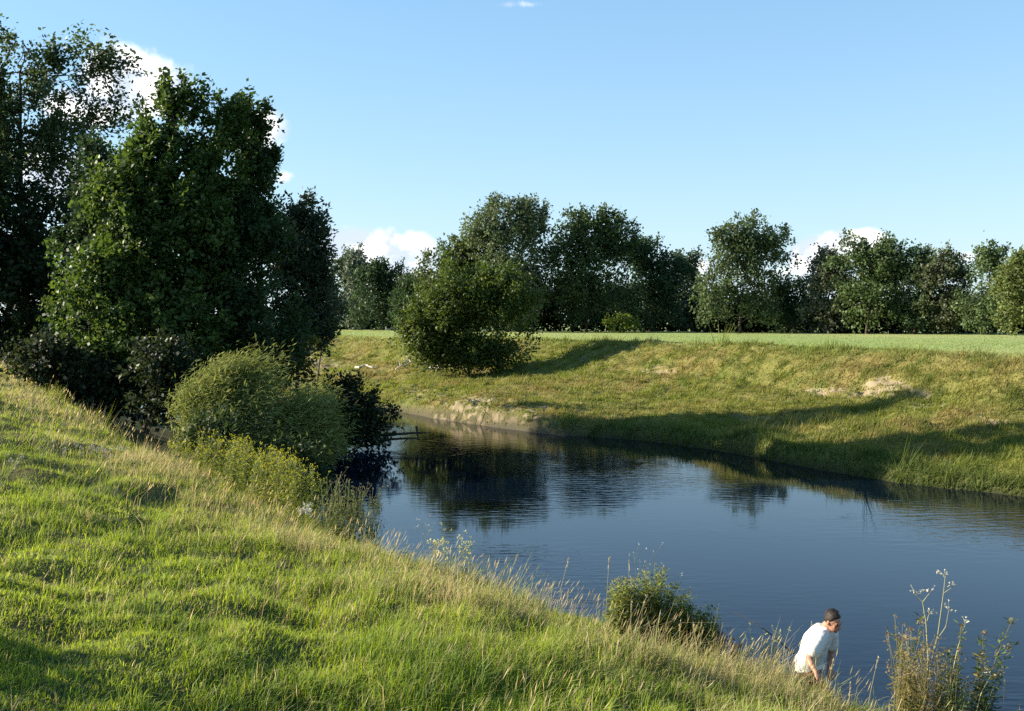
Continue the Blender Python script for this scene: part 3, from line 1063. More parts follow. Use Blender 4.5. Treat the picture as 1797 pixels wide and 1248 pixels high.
tree('hawthorn_bush', 'big round green bush alone on the far bank casting a shadow to its right', 'bush', 68, 822,
     [(815, 530, 56, 36, 1), (768, 565, 50, 42, 1), (872, 560, 50, 48, 1), (825, 592, 98, 40, 1.3), (738, 590, 30, 30, .8), (908, 590, 26, 36, .8), (795, 612, 74, 24, 1.6), (880, 608, 60, 26, 1.5), (755, 604, 40, 24, 1.1), (825, 628, 86, 18, 2.0),
      (795, 498, 24, 14, .6), (862, 505, 28, 16, .6), (830, 490, 14, 10, .3), (722, 568, 14, 10, .3), (905, 540, 22, 20, .6), (720, 600, 20, 22, .6), (790, 478, 18, 12, .4)],
     1500, 26, .20, (.060, .092, .022), trunk_r=.10, spread=.45, twig=.75, tint2=(.10, .14, .03), nearb=False, limbs=60, spikes=150, spike_len=1.1, gapk=2.9, gapf=.5)

# the hedgerow across the field
FT = [
    ('willow_tree', 'silvery narrow tree at the left end of the far tree line', 180, 622, [(622, 475, 16, 24, .8), (620, 510, 26, 34, 1), (618, 545, 36, 26, 1)], (.10, .12, .08), (.12, .14, .10), 300),
    ('hawthorn_tree', 'dark rounded tree beside the silvery one at the left end of the far tree line', 172, 672, [(665, 500, 34, 26, 1), (660, 540, 50, 34, 1), (690, 520, 30, 40, 1)], (.020, .036, .014), None, 350),
    ('hawthorn_tree', 'small dark tree in the gap left of the big round bush', 165, 722, [(715, 530, 26, 38, 1), (735, 515, 26, 30, 1), (720, 560, 40, 18, 1)], (.024, .042, .016), None, 260),
    ('oak_tree', 'mid height sunlit tree rising behind the top of the big round bush', 138, 800, [(800, 450, 36, 26, .9), (780, 480, 40, 30, 1), (830, 480, 50, 36, 1), (850, 450, 44, 34, 1), (760, 500, 30, 26, 1), (810, 530, 70, 40, 1)], (.045, .068, .022), (.08, .10, .03), 620),
    ('ash_tree', 'tallest far tree with pale open crown and sky showing through', 134, 890, [(880, 385, 56, 28, .9), (845, 400, 32, 30, .7), (925, 395, 32, 34, .8), (890, 425, 60, 30, .7), (900, 465, 64, 36, .8), (900, 520, 56, 46, 1), (816, 408, 12, 8, .25)], (.065, .088, .042), (.10, .125, .062), 820),
    ('oak_tree', 'broad dark tree right of the tallest far tree', 136, 1030, [(1030, 400, 64, 24, 1), (985, 410, 36, 30, .9), (1080, 415, 34, 30, .9), (1030, 440, 84, 36, 1), (1030, 490, 90, 50, 1.1), (1040, 540, 90, 34, 1), (960, 470, 30, 60, .6)], (.030, .052, .020), (.055, .08, .028), 950),
    ('oak_tree', 'dark tree sloping down at the right flank of the broad dark tree', 140, 1140, [(1135, 455, 44, 24, 1), (1150, 490, 56, 36, 1), (1140, 540, 64, 36, 1), (1180, 480, 30, 26, .8)], (.026, .046, .020), None, 520),
    ('ash_tree', 'bluish tree at the end of the big clump before the gap of sky', 146, 1200, [(1200, 475, 18, 20, .7), (1200, 510, 22, 34, .8), (1195, 550, 40, 26, 1)], (.040, .060, .034), None, 240),
    ('ash_tree', 'solitary airy tree with a visible trunk standing up from the hedge', 122, 1298, [(1318, 408, 44, 22, .9), (1280, 425, 32, 22, .7), (1355, 425, 36, 24, .8), (1310, 445, 62, 26, .9), (1270, 490, 40, 34, .9), (1320, 490, 54, 34, .9), (1375, 450, 18, 28, .4), (1250, 520, 26, 34, .7), (1330, 540, 40, 24, .8), (1260, 550, 36, 22, .8)], (.050, .072, .030), (.08, .105, .045), 700),
    ('blackthorn_bush', 'low dark bush in the hedge between solitary tree and ivy covered tree', 124, 1392, [(1385, 525, 34, 20, 1), (1395, 555, 46, 26, 1), (1420, 520, 26, 20, .9)], (.028, .046, .020), None, 240),
    ('thorn_tree', 'thin brownish tree leaning at the left of the ivy covered tree', 120, 1455, [(1455, 470, 24, 26, .6), (1450, 505, 34, 30, .8), (1460, 550, 50, 28, 1)], (.070, .080, .048), None, 330),
    ('ivy_tree', 'ivy covered rounded tree with bright clusters in the right half of the hedge', 116, 1520, [(1520, 442, 44, 20, 1), (1550, 460, 40, 32, 1), (1505, 480, 44, 40, 1), (1560, 500, 36, 44, 1), (1525, 530, 54, 44, 1)], (.045, .072, .024), (.095, .125, .05), 720),
    ('maple_tree', 'dull green tree between the ivy covered tree and the open brownish one', 114, 1605, [(1605, 465, 24, 20, .8), (1610, 500, 34, 34, 1), (1615, 548, 44, 30, 1)], (.034, .056, .024), None, 360),
    ('thorn_tree', 'open brownish tree with flat twiggy top near the right end of the hedge', 112, 1665, [(1660, 466, 44, 16, .6), (1655, 495, 48, 24, .7), (1665, 545, 52, 32, 1)], (.060, .076, .036), (.09, .10, .05), 420),
    ('poplar_tree', 'light green upright tree second from the right edge of the hedge', 108, 1738, [(1740, 458, 22, 20, .8), (1738, 485, 32, 28, .8), (1730, 540, 44, 36, 1)], (.060, .090, .038), (.10, .135, .055), 420),
    ('maple_tree', 'bright yellowish tree cut by the right edge of the photo', 100, 1800, [(1790, 478, 26, 18, .9), (1780, 505, 36, 26, 1), (1815, 500, 50, 60, 1), (1800, 555, 50, 28, 1)], (.080, .105, .034), (.125, .145, .05), 480),
    ('oak_tree', 'round dark tree beyond the right edge of the photo', 96, 1900, [(1900, 450, 60, 50, 1), (1890, 520, 70, 50, 1)], (.035, .06, .022), None, 300),
]
for nm, lab, d, bp, lob, t1, t2, nc in FT:
    t1 = tuple(1.6 * v for v in t1)
    t2 = tuple(1.35 * v for v in (t2 or t1))
    tree(nm, lab, 'bush' if 'bush' in nm else 'tree', d, bp, lob, int(nc * 1.5), 19, 0.0029 * d, t1, group='trees along the far side of the field', tint2=t2, trunk_r=.22,
         spread=.45, twig=.0085 * d, limbs=24, nearb=False, var=.4, wind=.12, base_z=3.6, spikes=30, spike_len=.006 * d, gapk=2.4, gapf=.5)


def hedge_bush(px0, px1, top, d, label, tint):
    lob = []
    for px in np.arange(px0, px1, 30):
        h = (584 - top) * rng.uniform(.8, 1.12)
        lob.append((px + rng.uniform(-8, 8), 584 - h * .62, 30, h * .38, 1.0))
        lob.append((px + rng.uniform(-8, 8), 584 - h * .25, 32, h * .30, 1.3))
    tree('hedge', label, 'hedge', d, (px0 + px1) / 2, lob, int((px1 - px0) * 4.2), 14, .0042 * d, tint, trunk_r=.1, spread=.5, twig=.008 * d,
         limbs=8, nearb=False, base_z=3.55, group='hedge across the field', shell=.7, gapk=1.0)


hedge_bush(590, 780, 530, 190, 'low dark hedge at the left end of the far field, behind the white rail', (.018, .030, .012))
hedge_bush(780, 1240, 492, 148, 'long dark hedge under the tallest clump of far trees', (.018, .030, .012))
hedge_bush(1225, 1480, 522, 130, 'dark hedge under the solitary airy tree', (.018, .030, .012))
hedge_bush(1470, 1940, 512, 121, 'dark hedge under the ivy covered tree and the trees right of it', (.018, .030, .012))
tree('bramble_bush', 'sunlit bramble patch at the foot of the broad dark tree', 'bush', 128, 1088, [(1088, 568, 26, 9, 1), (1110, 572, 24, 7, 1)], 70, 14, .4, (.10, .14, .03),
     nearb=False, limbs=6, trunk_r=.04, twig=.7, base_z=3.6)
# stands left of the frame and shades the bottom left corner
tree('hawthorn_bush', 'hawthorn bush beyond the left edge shading the grass in the bottom corner', 'bush', 7.9, -1100,
     [(-1100, 800, 230, 250, 1), (-1270, 900, 200, 220, 1), (-960, 930, 190, 170, 1)], 800, 16, .09, (.045, .07, .02), trunk_r=.07, twig=.28, limbs=40)


# ------------------------------------------------------------------ weeds and single plants
def weed(name, label, cat, base_list, heights, leaf, aspect, tint, ltint2=None, nleaf=30, lean=(.1, 0), spread=.06, head=None, headcol=None, nhead=6,
         headsize=.02, branch=0, stemcol=(.16, .18, .06), stemr=.004, group=None, leafrange=(.1, 1.0), droop=.3):
    b0 = np.mean(np.asarray(base_list), 0)
    t = thing(name, label, cat, b0, group)
    st, lf, hd = Acc(), Acc(), Acc()
    for b, h in zip(base_list, heights):
        b = np.asarray(b, float)
        ln = np.array([lean[0] + rng.normal(0, .10), lean[1] + rng.normal(0, .10), 0])
        ti = np.linspace(0, 1, 6)[:, None]
        pts = b + np.array([0, 0, h]) * ti + ln * h * ti ** 1.6
        st.tube(pts, np.linspace(stemr, stemr * .45, 6), 4, col=np.array(stemcol) * rng.uniform(.8, 1.2))
        ends = [pts[-1]]
        for _ in range(branch):
            u = rng.uniform(.45, .92)
            src = b + np.array([0, 0, h]) * u + ln * h * u ** 1.6
            an = rng.uniform(0, 2 * np.pi)
            L = h * rng.uniform(.14, .34)
            e = src + np.array([math.cos(an) * .55, math.sin(an) * .55, .8]) * L
            st.tube(bend(src, e, -.03 * L, 4), np.linspace(stemr * .6, stemr * .35, 4), 3, col=np.array(stemcol))
            ends.append(e)
        if nleaf:
            u = rng.uniform(leafrange[0], leafrange[1], nleaf)
            C = b + np.array([0, 0, h]) * u[:, None] + ln * h * u[:, None] ** 1.6
            an = rng.uniform(0, 2 * np.pi, nleaf)
            Dv = np.stack([np.cos(an), np.sin(an), .35 - droop * (1 - u) * 2], -1) + rng.normal(0, .2, (nleaf, 3))
            Ls = leaf * (1.15 - .65 * u) * rng.uniform(.7, 1.3, nleaf)
            c = np.array(tint) * np.ones((nleaf, 1))
            if ltint2 is not None:
                k = (rng.random((nleaf, 1)) < .22)
                c = np.where(k, np.array(ltint2), c)
            c = c * rng.uniform(.7, 1.3, (nleaf, 1))
            C = C + rng.normal(0, spread, (nleaf, 3)) * np.array([1, 1, .3])
            leaves(lf, C, norm(Dv), np.array([0, 0, 1.]) + rng.normal(0, .3, (nleaf, 3)), Ls, Ls * aspect, c)
        if head:
            for e in ends:
                k = nhead
                C = e + rng.normal(0, headsize * .5, (k, 3))
                Dv = norm(rng.normal(0, 1, (k, 3)) + np.array([0, 0, .7]))
                leaves(hd, C, Dv, rng.normal(0, 1, (k, 3)), np.full(k, headsize * 1.2), np.full(k, headsize), np.array(headcol) * rng.uniform(.8, 1.15, (k, 1)))
    st.part('stem', t, [M_STEM])['kind'] = 'stuff'
    if lf.n:
        lf.part('foliage', t, [M_WEED])['kind'] = 'stuff'
    if hd.n:
        hd.part(head, t, [M_PETAL])['kind'] = 'stuff'
    return t


def near_pts(px, d, n, rx, rd):
    out = []
    for _ in range(n):
        q = px + rng.uniform(-rx, rx)
        dd = d + rng.uniform(-rd, rd)
        x = (q - CX) / FPX * dd
        z = float(near_z(np.array([x]), np.array([dd]))[0])
        out.append((x, dd, max(z, -.05)))
    return out


YEL = (.52, .50, .06)
# yellow flowering clumps beneath the willow bush
for i, (px, d, n, h, lab) in enumerate([
        (372, 22.0, 18, .8, 'yellow flowering weed clump under the left side of the willow bush'),
        (425, 20.8, 26, .9, 'yellow flowering weed clump under the middle of the willow bush'),
        (470, 19.7, 32, .95, 'tallest and brightest clump of yellow flowers below the willow bush'),
        (515, 18.9, 28, .95, 'yellow flowering weed clump at the waterside end of the flower belt'),
        (330, 23.2, 14, .6, 'sparse yellow flowering weed beside the glint of water')]):
    pts = near_pts(px, d, int(n * 1.5), 36, .7)
    weed('ragwort_plant', lab, 'plant', pts, [h * rng.uniform(.7, 1.2) for _ in pts], .10, .4, (.21, .25, .045), (.31, .32, .06), 46, (.12, 0), .05, 'flowers', YEL, 4, .022, 5,
         group='yellow flowering weeds below the willow bush', stemr=.006)
pts = near_pts(612, 16.9, 70, 46, .4)
weed('willowherb_plant', 'tall leafy weed clump on the bank corner left of the open blue water', 'plant', pts, [rng.uniform(.55, 1.15) for _ in pts], .09, .35, (.12, .165, .04), (.16, .15, .05), 34, (.08, 0), .03,
     'flowers', (.24, .21, .12), 4, .018, 2, stemr=.005)
pts = near_pts(660, 16.6, 7, 12, .3)
weed('willowherb_plant', 'dark leafy weed at the outer tip of the bank corner by the water', 'plant', pts, [rng.uniform(.35, .8) for _ in pts], .08, .35, (.05, .075, .025), None, 30, (.1, 0), .03, stemr=.005)
pts = near_pts(715, 15.7, 18, 40, .35)
weed('nettle_plant', 'low dark nettles on the brow between two flowering weeds', 'plant', pts, [rng.uniform(.12, .3) for _ in pts], .08, .5, (.06, .09, .03), (.14, .11, .05), 16, (.05, 0), .04, stemr=.004)
pts = near_pts(790, 14.75, 11, 34, .3)
weed('mustard_plant', 'airy weed with tiny pale yellow flowers standing against the blue water', 'plant', pts, [rng.uniform(.45, .72) for _ in pts], .07, .45, (.07, .10, .035), None, 9, (.1, 0), .03, 'flowers', (.60, .58, .25), 5, .022, 6,
     stemr=.003, leafrange=(.02, .45))
pts = near_pts(742, 15.1, 3, 10, .2)
weed('mustard_plant', 'faint thin weed with few flowers left of the pale yellow airy weed', 'plant', pts, [rng.uniform(.6, .85) for _ in pts], .04, .4, (.09, .11, .05), None, 4, (.02, 0), .02, 'flowers', (.55, .5, .4), 3, .015, 4, stemr=.0022, leafrange=(.02, .4))
pts = near_pts(1165, 12.75, 140, 92, .24)
hs = [rng.uniform(.72, 1.05) * (1 - .45 * abs((p[0] / p[1] * FPX + CX) - 1150) / 115) for p in pts]
weed('nettle_plant', 'broad leafy nettle clump with a few yellowed leaves at the water edge', 'plant', pts, hs, .09, .55, (.20, .24, .060), (.28, .28, .08), 64, (.03, 0), .03, 'seed_tassels', (.30, .28, .14), 4, .02, 0, stemr=.005)
pts = near_pts(1240, 12.4, 34, 28, .2)
weed('nettle_plant', 'darker nettles at the shaded right end of the broad leafy clump', 'plant', pts, [rng.uniform(.45, .8) for _ in pts], .08, .5, (.06, .09, .03), (.10, .10, .05), 36, (.08, 0), .03, stemr=.005)
pts = near_pts(1150, 13.1, 4, 40, .15)
weed('mustard_plant', 'thin flower stalks with white tips rising above the leafy nettle clump', 'plant', pts, [rng.uniform(1.0, 1.3) for _ in pts], .04, .3, (.10, .12, .05), None, 5, (.10, 0), .02, 'flowers', (.55, .56, .42), 3, .014, 4, stemr=.003, leafrange=(.3, .7))
pts = near_pts(1280, 12.6, 12, 18, .15)
weed('dock_plant', 'brown seeded dock at the right foot of the nettle clump', 'plant', pts, [rng.uniform(.2, .45) for _ in pts], .07, .4, (.13, .11, .05), (.20, .12, .07), 18, (.05, 0), .03, 'seed_tassels', (.24, .15, .09), 8, .03, 2, stemr=.005)
pts = near_pts(1335, 12.75, 12, 34, .15)
weed('ragwort_plant', 'ragwort with round yellowish flower heads left of the man', 'plant', pts, [rng.uniform(.75, 1.1) for _ in pts], .06, .3, (.11, .14, .04), None, 12, (.03, 0), .02, 'flowers', (.50, .50, .18), 6, .017, 6, stemr=.004, stemcol=(.20, .22, .10))
pts = near_pts(150, 20.5, 26, 60, 1.0)
weed('yarrow_plant', 'white topped yarrow in the grass near the left edge', 'plant', pts, [rng.uniform(.18, .34) for _ in pts], .05, .3, (.08, .11, .04), None, 6, (.1, 0), .03, 'flowers', (.36, .35, .27), 7, .022, 2, stemr=.004)
pts = near_pts(20, 17.5, 10, 26, .6)
weed('yarrow_plant', 'small white yarrow patch at the left edge of the grass', 'plant', pts, [rng.uniform(.15, .28) for _ in pts], .05, .3, (.08, .11, .04), None, 6, (.1, 0), .03, 'flowers', (.34, .33, .26), 6, .022, 1, stemr=.004)
pts = near_pts(537, 17.9, 7, 12, .25)
weed('hogweed_plant', 'white flower cluster on the brow between yellow flowers and leafy weeds', 'plant', pts, [rng.uniform(.22, .38) for _ in pts], .08, .5, (.08, .11, .04), None, 8, (.05, 0), .03, 'flowers', (.52, .52, .46), 9, .03, 2, stemr=.005)
pts = near_pts(232, 14.7, 6, 12, .25)
weed('thistle_plant', 'dark green thistle rosette in the short grass of the left slope', 'plant', pts, [rng.uniform(.1, .2) for _ in pts], .12, .35, (.045, .085, .03), None, 18, (.03, 0), .03, stemr=.004)

# waterside plants at the bottom right, each stem group a plant of its own
D0 = 10.55
RB = lambda px, dd=D0: ((px - CX) / FPX * dd, dd, max(float(near_z(np.array([(px - CX) / FPX * dd]), np.array([dd]))[0]), -.02))


def stalk_plant(label, d, stems, headcol, name='hogweed_stalk', cat='plant'):
    """stems: lists of pixel points from the root to the tip; seed heads at the last point"""
    b = RB(stems[0][0][0], d)
    t = thing(name, label, cat, b)
    st, hd = Acc(), Acc()
    for k, s in enumerate(stems):
        P = [at(px, py, d + .02 * k) for px, py in s]
        if k == 0:
            P[0] = np.array(b)
        P = np.array(P)
        ti = np.linspace(0, len(P) - 1, 4 * len(P))
        Q = np.stack([np.interp(ti, np.arange(len(P)), P[:, j]) for j in range(3)], 1)
        r0 = .008 if k == 0 else .005
        st.tube(Q, np.linspace(r0, r0 * .45, len(Q)), 5, col=np.array([.36, .33, .16]) * rng.uniform(.9, 1.1))
        e = Q[-1]
        for _ in range(7):
            v = norm(np.array([rng.normal(0, .8), rng.normal(0, .8), rng.uniform(.1, 1.0)]))
            q = e + v * rng.uniform(.03, .10)
            st.tube(np.array([e, (e + q) / 2 + [0, 0, .004], q]), [.002, .0018, .0015], 3, col=np.array([.36, .33, .18]))
            m = 3
            leaves(hd, np.repeat(q[None], m, 0), norm(rng.normal(0, 1, (m, 3)) + [0, 0, .5]), rng.normal(0, 1, (m, 3)), np.full(m, .022), np.full(m, .013),
                   np.array(headcol) * rng.uniform(.8, 1.2, (m, 1)))
    st.part('stem', t, [M_STEM], smooth=True)
    hd.part('seed_head', t, [M_PETAL])['kind'] = 'stuff'
    return t


stalk_plant('tallest bleached hogweed stalk with forked top above the waterside plants', 10.6,
            [[(1627, 1235), (1632, 1170), (1645, 1120), (1656, 1040), (1659, 1010)], [(1645, 1122), (1660, 1100), (1665, 1070)], [(1655, 1042), (1672, 1030)]], (.55, .53, .42))
stalk_plant('bleached hogweed stalk with two seed umbels left of the tallest stalk', 10.5,
            [[(1630, 1240), (1629, 1160), (1625, 1090), (1619, 1056), (1606, 1042)], [(1619, 1057), (1632, 1040)], [(1627, 1090), (1630, 1078)]], (.60, .58, .46))
stalk_plant('leaning hogweed stalk with a white seed umbel right of the tallest stalk', 10.45,
            [[(1655, 1180), (1680, 1140), (1694, 1096)]], (.66, .64, .52))
stalk_plant('short hogweed stalk with pale pink umbel at the left of the waterside plants', 10.6,
            [[(1604, 1190), (1596, 1150), (1590, 1122)]], (.62, .54, .50))
stalk_plant('straw coloured stalk slanting across the foot of the waterside plants', 10.2,
            [[(1703, 1248), (1722, 1215), (1740, 1185)]], (.50, .46, .30))
for i, (px, top, d, lab) in enumerate([
        (1608, 1092, 10.7, 'narrow leafy willowherb spire at the left of the waterside plants'),
        (1676, 1105, 10.65, 'leafy willowherb spire in the middle of the waterside plants'),
        (1705, 1080, 10.6, 'tallest leafy willowherb spire with a green tuft on top'),
        (1737, 1122, 10.5, 'willowherb spire with light green tuft at the right of the waterside plants'),
        (1722, 1150, 10.55, 'short willowherb spire behind the two tallest ones')]):
    b = RB(px, d)
    h = at(px, top, d)[2] - b[2]
    weed('willowherb_spire', lab, 'plant', [b, (b[0] + .03, b[1] + .02, b[2]), (b[0] - .03, b[1] + .01, b[2])], [h, h * .85, h * .7], .15, .24, (.15, .19, .05), (.24, .20, .07), 150, (.02, 0), .018,
         'seed_tassels', (.26, .20, .09), 6, .03, 0, stemr=.006, stemcol=(.18, .15, .06), group='willowherb spires at the water edge', leafrange=(.08, 1.02))
pts = [RB(1635 + rng.uniform(-58, 58), 10.5 + rng.uniform(-.25, .3)) for _ in range(110)]
weed('dock_plant', 'rust brown seeded undergrowth at the foot of the waterside plants', 'plant', pts, [rng.uniform(.45, 1.2) for _ in pts], .075, .3, (.19, .19, .055), (.27, .20, .06), 26, (.03, 0), .03,
     'seed_tassels', (.26, .19, .09), 4, .02, 2, stemr=.004, stemcol=(.24, .21, .09))
pts = [RB(1700 + rng.uniform(-40, 40), 10.4 + rng.uniform(-.25, .25)) for _ in range(60)]
weed('balsam_plant', 'green leafy undergrowth under the willowherb spires', 'plant', pts, [rng.uniform(.35, .9) for _ in pts], .11, .3, (.15, .20, .06), (.16, .15, .06), 24, (.05, 0), .03, stemr=.005)


def grass_stalk(px, py, bx, by, d, label, group='tall grass stems against the water'):
    tip = at(px, py, d)
    b = at(bx, by, d)
    zg = float(near_z(np.array([b[0]]), np.array([d]))[0])
    b[2] = min(b[2], zg + .02)
    t = thing('grass_stalk', label, 'grass stem', b, group)
    st, hd = Acc(), Acc()
    ti = np.linspace(0, 1, 8)[:, None]
    P = b * (1 - ti) + tip * ti + np.array([.0, 0, 1]) * (np.sin(np.pi * ti) * .02)
    st.tube(P, np.linspace(.0045, .0022, 8), 4, col=np.array([.42, .36, .19]))
    ax = norm((tip - P[-3])[None])[0]
    n = 14
    u = rng.uniform(0, .15, n)
    leaves(hd, tip - ax * u[:, None] + rng.normal(0, .003, (n, 3)), norm(ax + rng.normal(0, .25, (n, 3))), rng.normal(0, 1, (n, 3)), np.full(n, .034), np.full(n, .013),
           np.array([.50, .42, .26]) * rng.uniform(.8, 1.15, (n, 1)))
    st.part('stem', t, [M_STEM], smooth=True)
    hd.part('seed_head', t, [M_PETAL])['kind'] = 'stuff'


for px, py, bx, by, d, lab in [
        (908, 975, 880, 1012, 14.0, 'thin grass stem leaning right, leftmost against the open water'),
        (931, 990, 895, 1060, 13.4, 'leaning grass stem with a pinkish head left of the straight stems'),
        (998, 980, 972, 1050, 13.0, 'slanting grass stem with pale head in the middle of the brow'),
        (1069, 980, 1062, 1075, 13.0, 'upright grass stem with fuzzy head left of the nettle clump'),
        (1104, 983, 1102, 1060, 12.9, 'short white tipped stem just above the left of the nettle clump'),
        (962, 1026, 958, 1050, 13.2, 'short grass stem with fat pale head near the brow'),
        (1052, 1046, 1042, 1085, 12.9, 'small drooping grass stem beside the nettle clump'),
        (1135, 1045, 1100, 1150, 11.9, 'long bleached grass stem crossing in front of the nettle clump'),
        (1108, 1056, 1106, 1130, 11.8, 'vertical bleached stem in front of the left of the nettle clump'),
        (1194, 1090, 1190, 1150, 11.7, 'thin stem in front of the middle of the nettle clump'),
        (1218, 1095, 1212, 1150, 11.7, 'thin stem in front of the right of the nettle clump'),
        (1424, 1092, 1416, 1130, 12.6, 'grass stem sticking up behind the back of the man'),
        (1462, 1160, 1446, 1205, 11.1, 'grass stem in front of the legs of the man'),
        (1541, 1155, 1520, 1215, 10.9, 'grass stem with loose head between the man and the waterside plants'),
        (1492, 1198, 1489, 1240, 10.5, 'straw stem in the grass below the man'),
        (1763, 1195, 1755, 1260, 10.4, 'fat headed grass stem alone against the water at the right'),
        (1790, 1235, 1776, 1270, 10.2, 'blurred grass stem in the bottom right corner')]:
    grass_stalk(px, py, bx, by, d, lab)


# ------------------------------------------------------------------ driftwood, rail, stones
def far_pt(px, py):
    """where the line of sight through the photograph meets the far bank"""
    ds = np.linspace(26, 130, 1500)
    P = np.array([at(px, py, q) for q in ds])
    z = far_z(P[:, 0], P[:, 1])[0]
    k = np.argmax(P[:, 2] <= z)
    return P[k]


def branch(name, label, cat, runs, mat, group=None, lift=.06):
    acc = Acc()
    b = None
    for pix, r0, r1 in runs:
        P = np.array([far_pt(a, c) + [0, 0, lift + (h if True else 0)] for a, c, h in pix])
        if b is None:
            b = P[0]
        ti = np.linspace(0, len(P) - 1, 4 * len(P))
        Q = np.stack([np.interp(ti, np.arange(len(P)), P[:, j]) for j in range(3)], 1)
        Q[1:-1] += rng.normal(0, r0 * .25, (len(Q) - 2, 3))
        acc.tube(Q, np.linspace(r0, r1, len(Q)), 6)
    V = np.vstack(acc.V)
    o = mesh_np(name, V - b, acc.faces(), [mat], smooth=True)
    o.location = b
    o['label'] = label
    o['category'] = cat
    if group:
        o['group'] = group


branch('driftwood_branch', 'bleached crooked branch lying on the grass left of the big round bush', 'branch',
       [([(624, 646, 0), (632, 647, .02), (642, 644, .12), (652, 648, .03), (663, 647, 0)], .10, .05), ([(634, 646, .02), (626, 651, 0)], .05, .03)], M_DRIFT)
branch('driftwood_branch', 'long pale log lying at the foot of the big round bush', 'branch',
       [([(752, 648, .02), (768, 649, .05), (782, 650, .04), (797, 651, 0)], .09, .05), ([(772, 649, .05), (764, 644, .2), (757, 642, .3)], .04, .015)], M_DRIFT)
branch('log', 'short white log stump beside the long pale log under the bush', 'log', [([(773, 645, .05), (777, 643, .2)], .12, .09)], M_DRIFT)
branch('driftwood_branch', 'pale stick propped beside the white log stump under the round bush', 'branch', [([(786, 645, .0), (798, 642, .1)], .08, .04)], M_DRIFT)
for a, b_, lab in [((705, 640), (728, 632), 'grey dead branch propped up against the left foot of the bush'), ((708, 645), (735, 638), 'lower grey dead branch at the left foot of the bush'),
                   ((716, 634), (740, 630), 'thin grey dead branch under the left leaves of the bush'), ((694, 650), (712, 646), 'small grey twig lying left of the dead branches')]:
    branch('dead_branch', lab, 'branch', [([(a[0], a[1], 0), ((a[0] + b_[0]) / 2, (a[1] + b_[1]) / 2, .18), (b_[0], b_[1], .12)], .06, .02),
                                          ([((a[0] + b_[0]) / 2, (a[1] + b_[1]) / 2, .18), (a[0] + 6, b_[1] - 4, .3)], .035, .012)], M_DRIFT, 'dead branches at the foot of the round bush')


def water_branch():
    acc = Acc()
    d = 40.5
    W = lambda px, py: at(px, py, d)
    runs = [([(668, 764), (700, 762), (725, 760), (749, 759)], .075, .035), ([(672, 772), (700, 770), (722, 769), (735, 769)], .06, .03), ([(731, 748), (732, 760), (735, 773)], .05, .025),
            ([(700, 763), (712, 757)], .03, .01), ([(716, 769), (708, 778)], .025, .01)]
    for px, r0, r1 in runs:
        P = np.array([W(*q) for q in px])
        ti = np.linspace(0, len(P) - 1, 3 * len(P))
        Q = np.stack([np.interp(ti, np.arange(len(P)), P[:, j]) for j in range(3)], 1)
        acc.tube(Q, np.linspace(r0, r1, len(Q)), 6)
    b = np.vstack(acc.V)[0]
    o = mesh_np('dead_branch', np.vstack(acc.V) - b, acc.faces(), [M_DEADWOOD], smooth=True)
    o.location = b
    o['label'] = 'dark dead branch with crossed twigs reaching out over the water'
    o['category'] = 'branch'


water_branch()


def rock(name, label, cat, loc, size, mat, seed, kind=None):
    import bmesh
    bm = bmesh.new()
    bmesh.ops.create_icosphere(bm, subdivisions=3, radius=1.0)
    for v in bm.verts:
        c = np.array(v.co)
        k = 1 + 1.0 * float(fbm(np.array([c[0] * 1.3 + seed]), np.array([c[1] * 1.3 + c[2] * 1.1]), seed, 3)[0])
        v.co = Vector((c[0] * size[0] * k, c[1] * size[1] * k, c[2] * size[2] * k))
    me = bpy.data.meshes.new(name)
    bm.to_mesh(me)
    bm.free()
    me.materials.append(mat)
    o = bpy.data.objects.new(name, me)
    COL.objects.link(o)
    o.location = loc
    o['label'] = label
    o['category'] = cat


p = at(1800, 842, 30.2)
rock('log_stump', 'black tree stump jutting from the far bank at the right edge', 'stump', p, (.42, .4, .20), M_DEADWOOD, 5)
p = RB(1737, 10.75)
rock('stone', 'pale stone in the water behind the waterside plants', 'stone', (p[0] + .02, p[1], .30), (.10, .10, .16), M_STONE, 9)
p = RB(1706, 10.7)
rock('stone', 'smaller pale stone half hidden behind the willowherb stems', 'stone', (p[0], p[1], .42), (.07, .07, .14), M_STONE, 12)


def box(acc, c, s):
    c = np.asarray(c, float)
    s = np.asarray(s, float) / 2
    V = c + np.array([(x, y, z) for x in (-1, 1) for y in (-1, 1) for z in (-1, 1)]) * s
    Q = np.array([[0, 1, 3, 2], [4, 6, 7, 5], [0, 4, 5, 1], [2, 3, 7, 6], [0, 2, 6, 4], [1, 5, 7, 3]])
    acc.add(V, Q)


def rail():
    d = 168.0
    g = 3.66
    x0, x1, xm = at(677.5, 570, d)[0], at(692, 570, d)[0], at(685, 570, d)[0]
    t = thing('fence_rail', 'small white rail with two posts at the far edge of the field', 'rail', (x0, d, g))
    for px_, h in ((x0, .62), (x1, .42)):
        a = Acc()
        box(a, (px_, d, g + h / 2), (.14, .14, h))
        a.part('post', t, [M_PAINT])
    a = Acc()
    box(a, ((x0 + xm) / 2 + .07, d, g + .24), (xm - x0 - .02, .08, .09))
    a.part('rail', t, [M_PAINT])
    a = Acc()
    box(a, ((xm + x1) / 2, d, g + .40), (x1 - xm, .09, .10))
    a.part('rail', t, [M_PAINT])


rail()


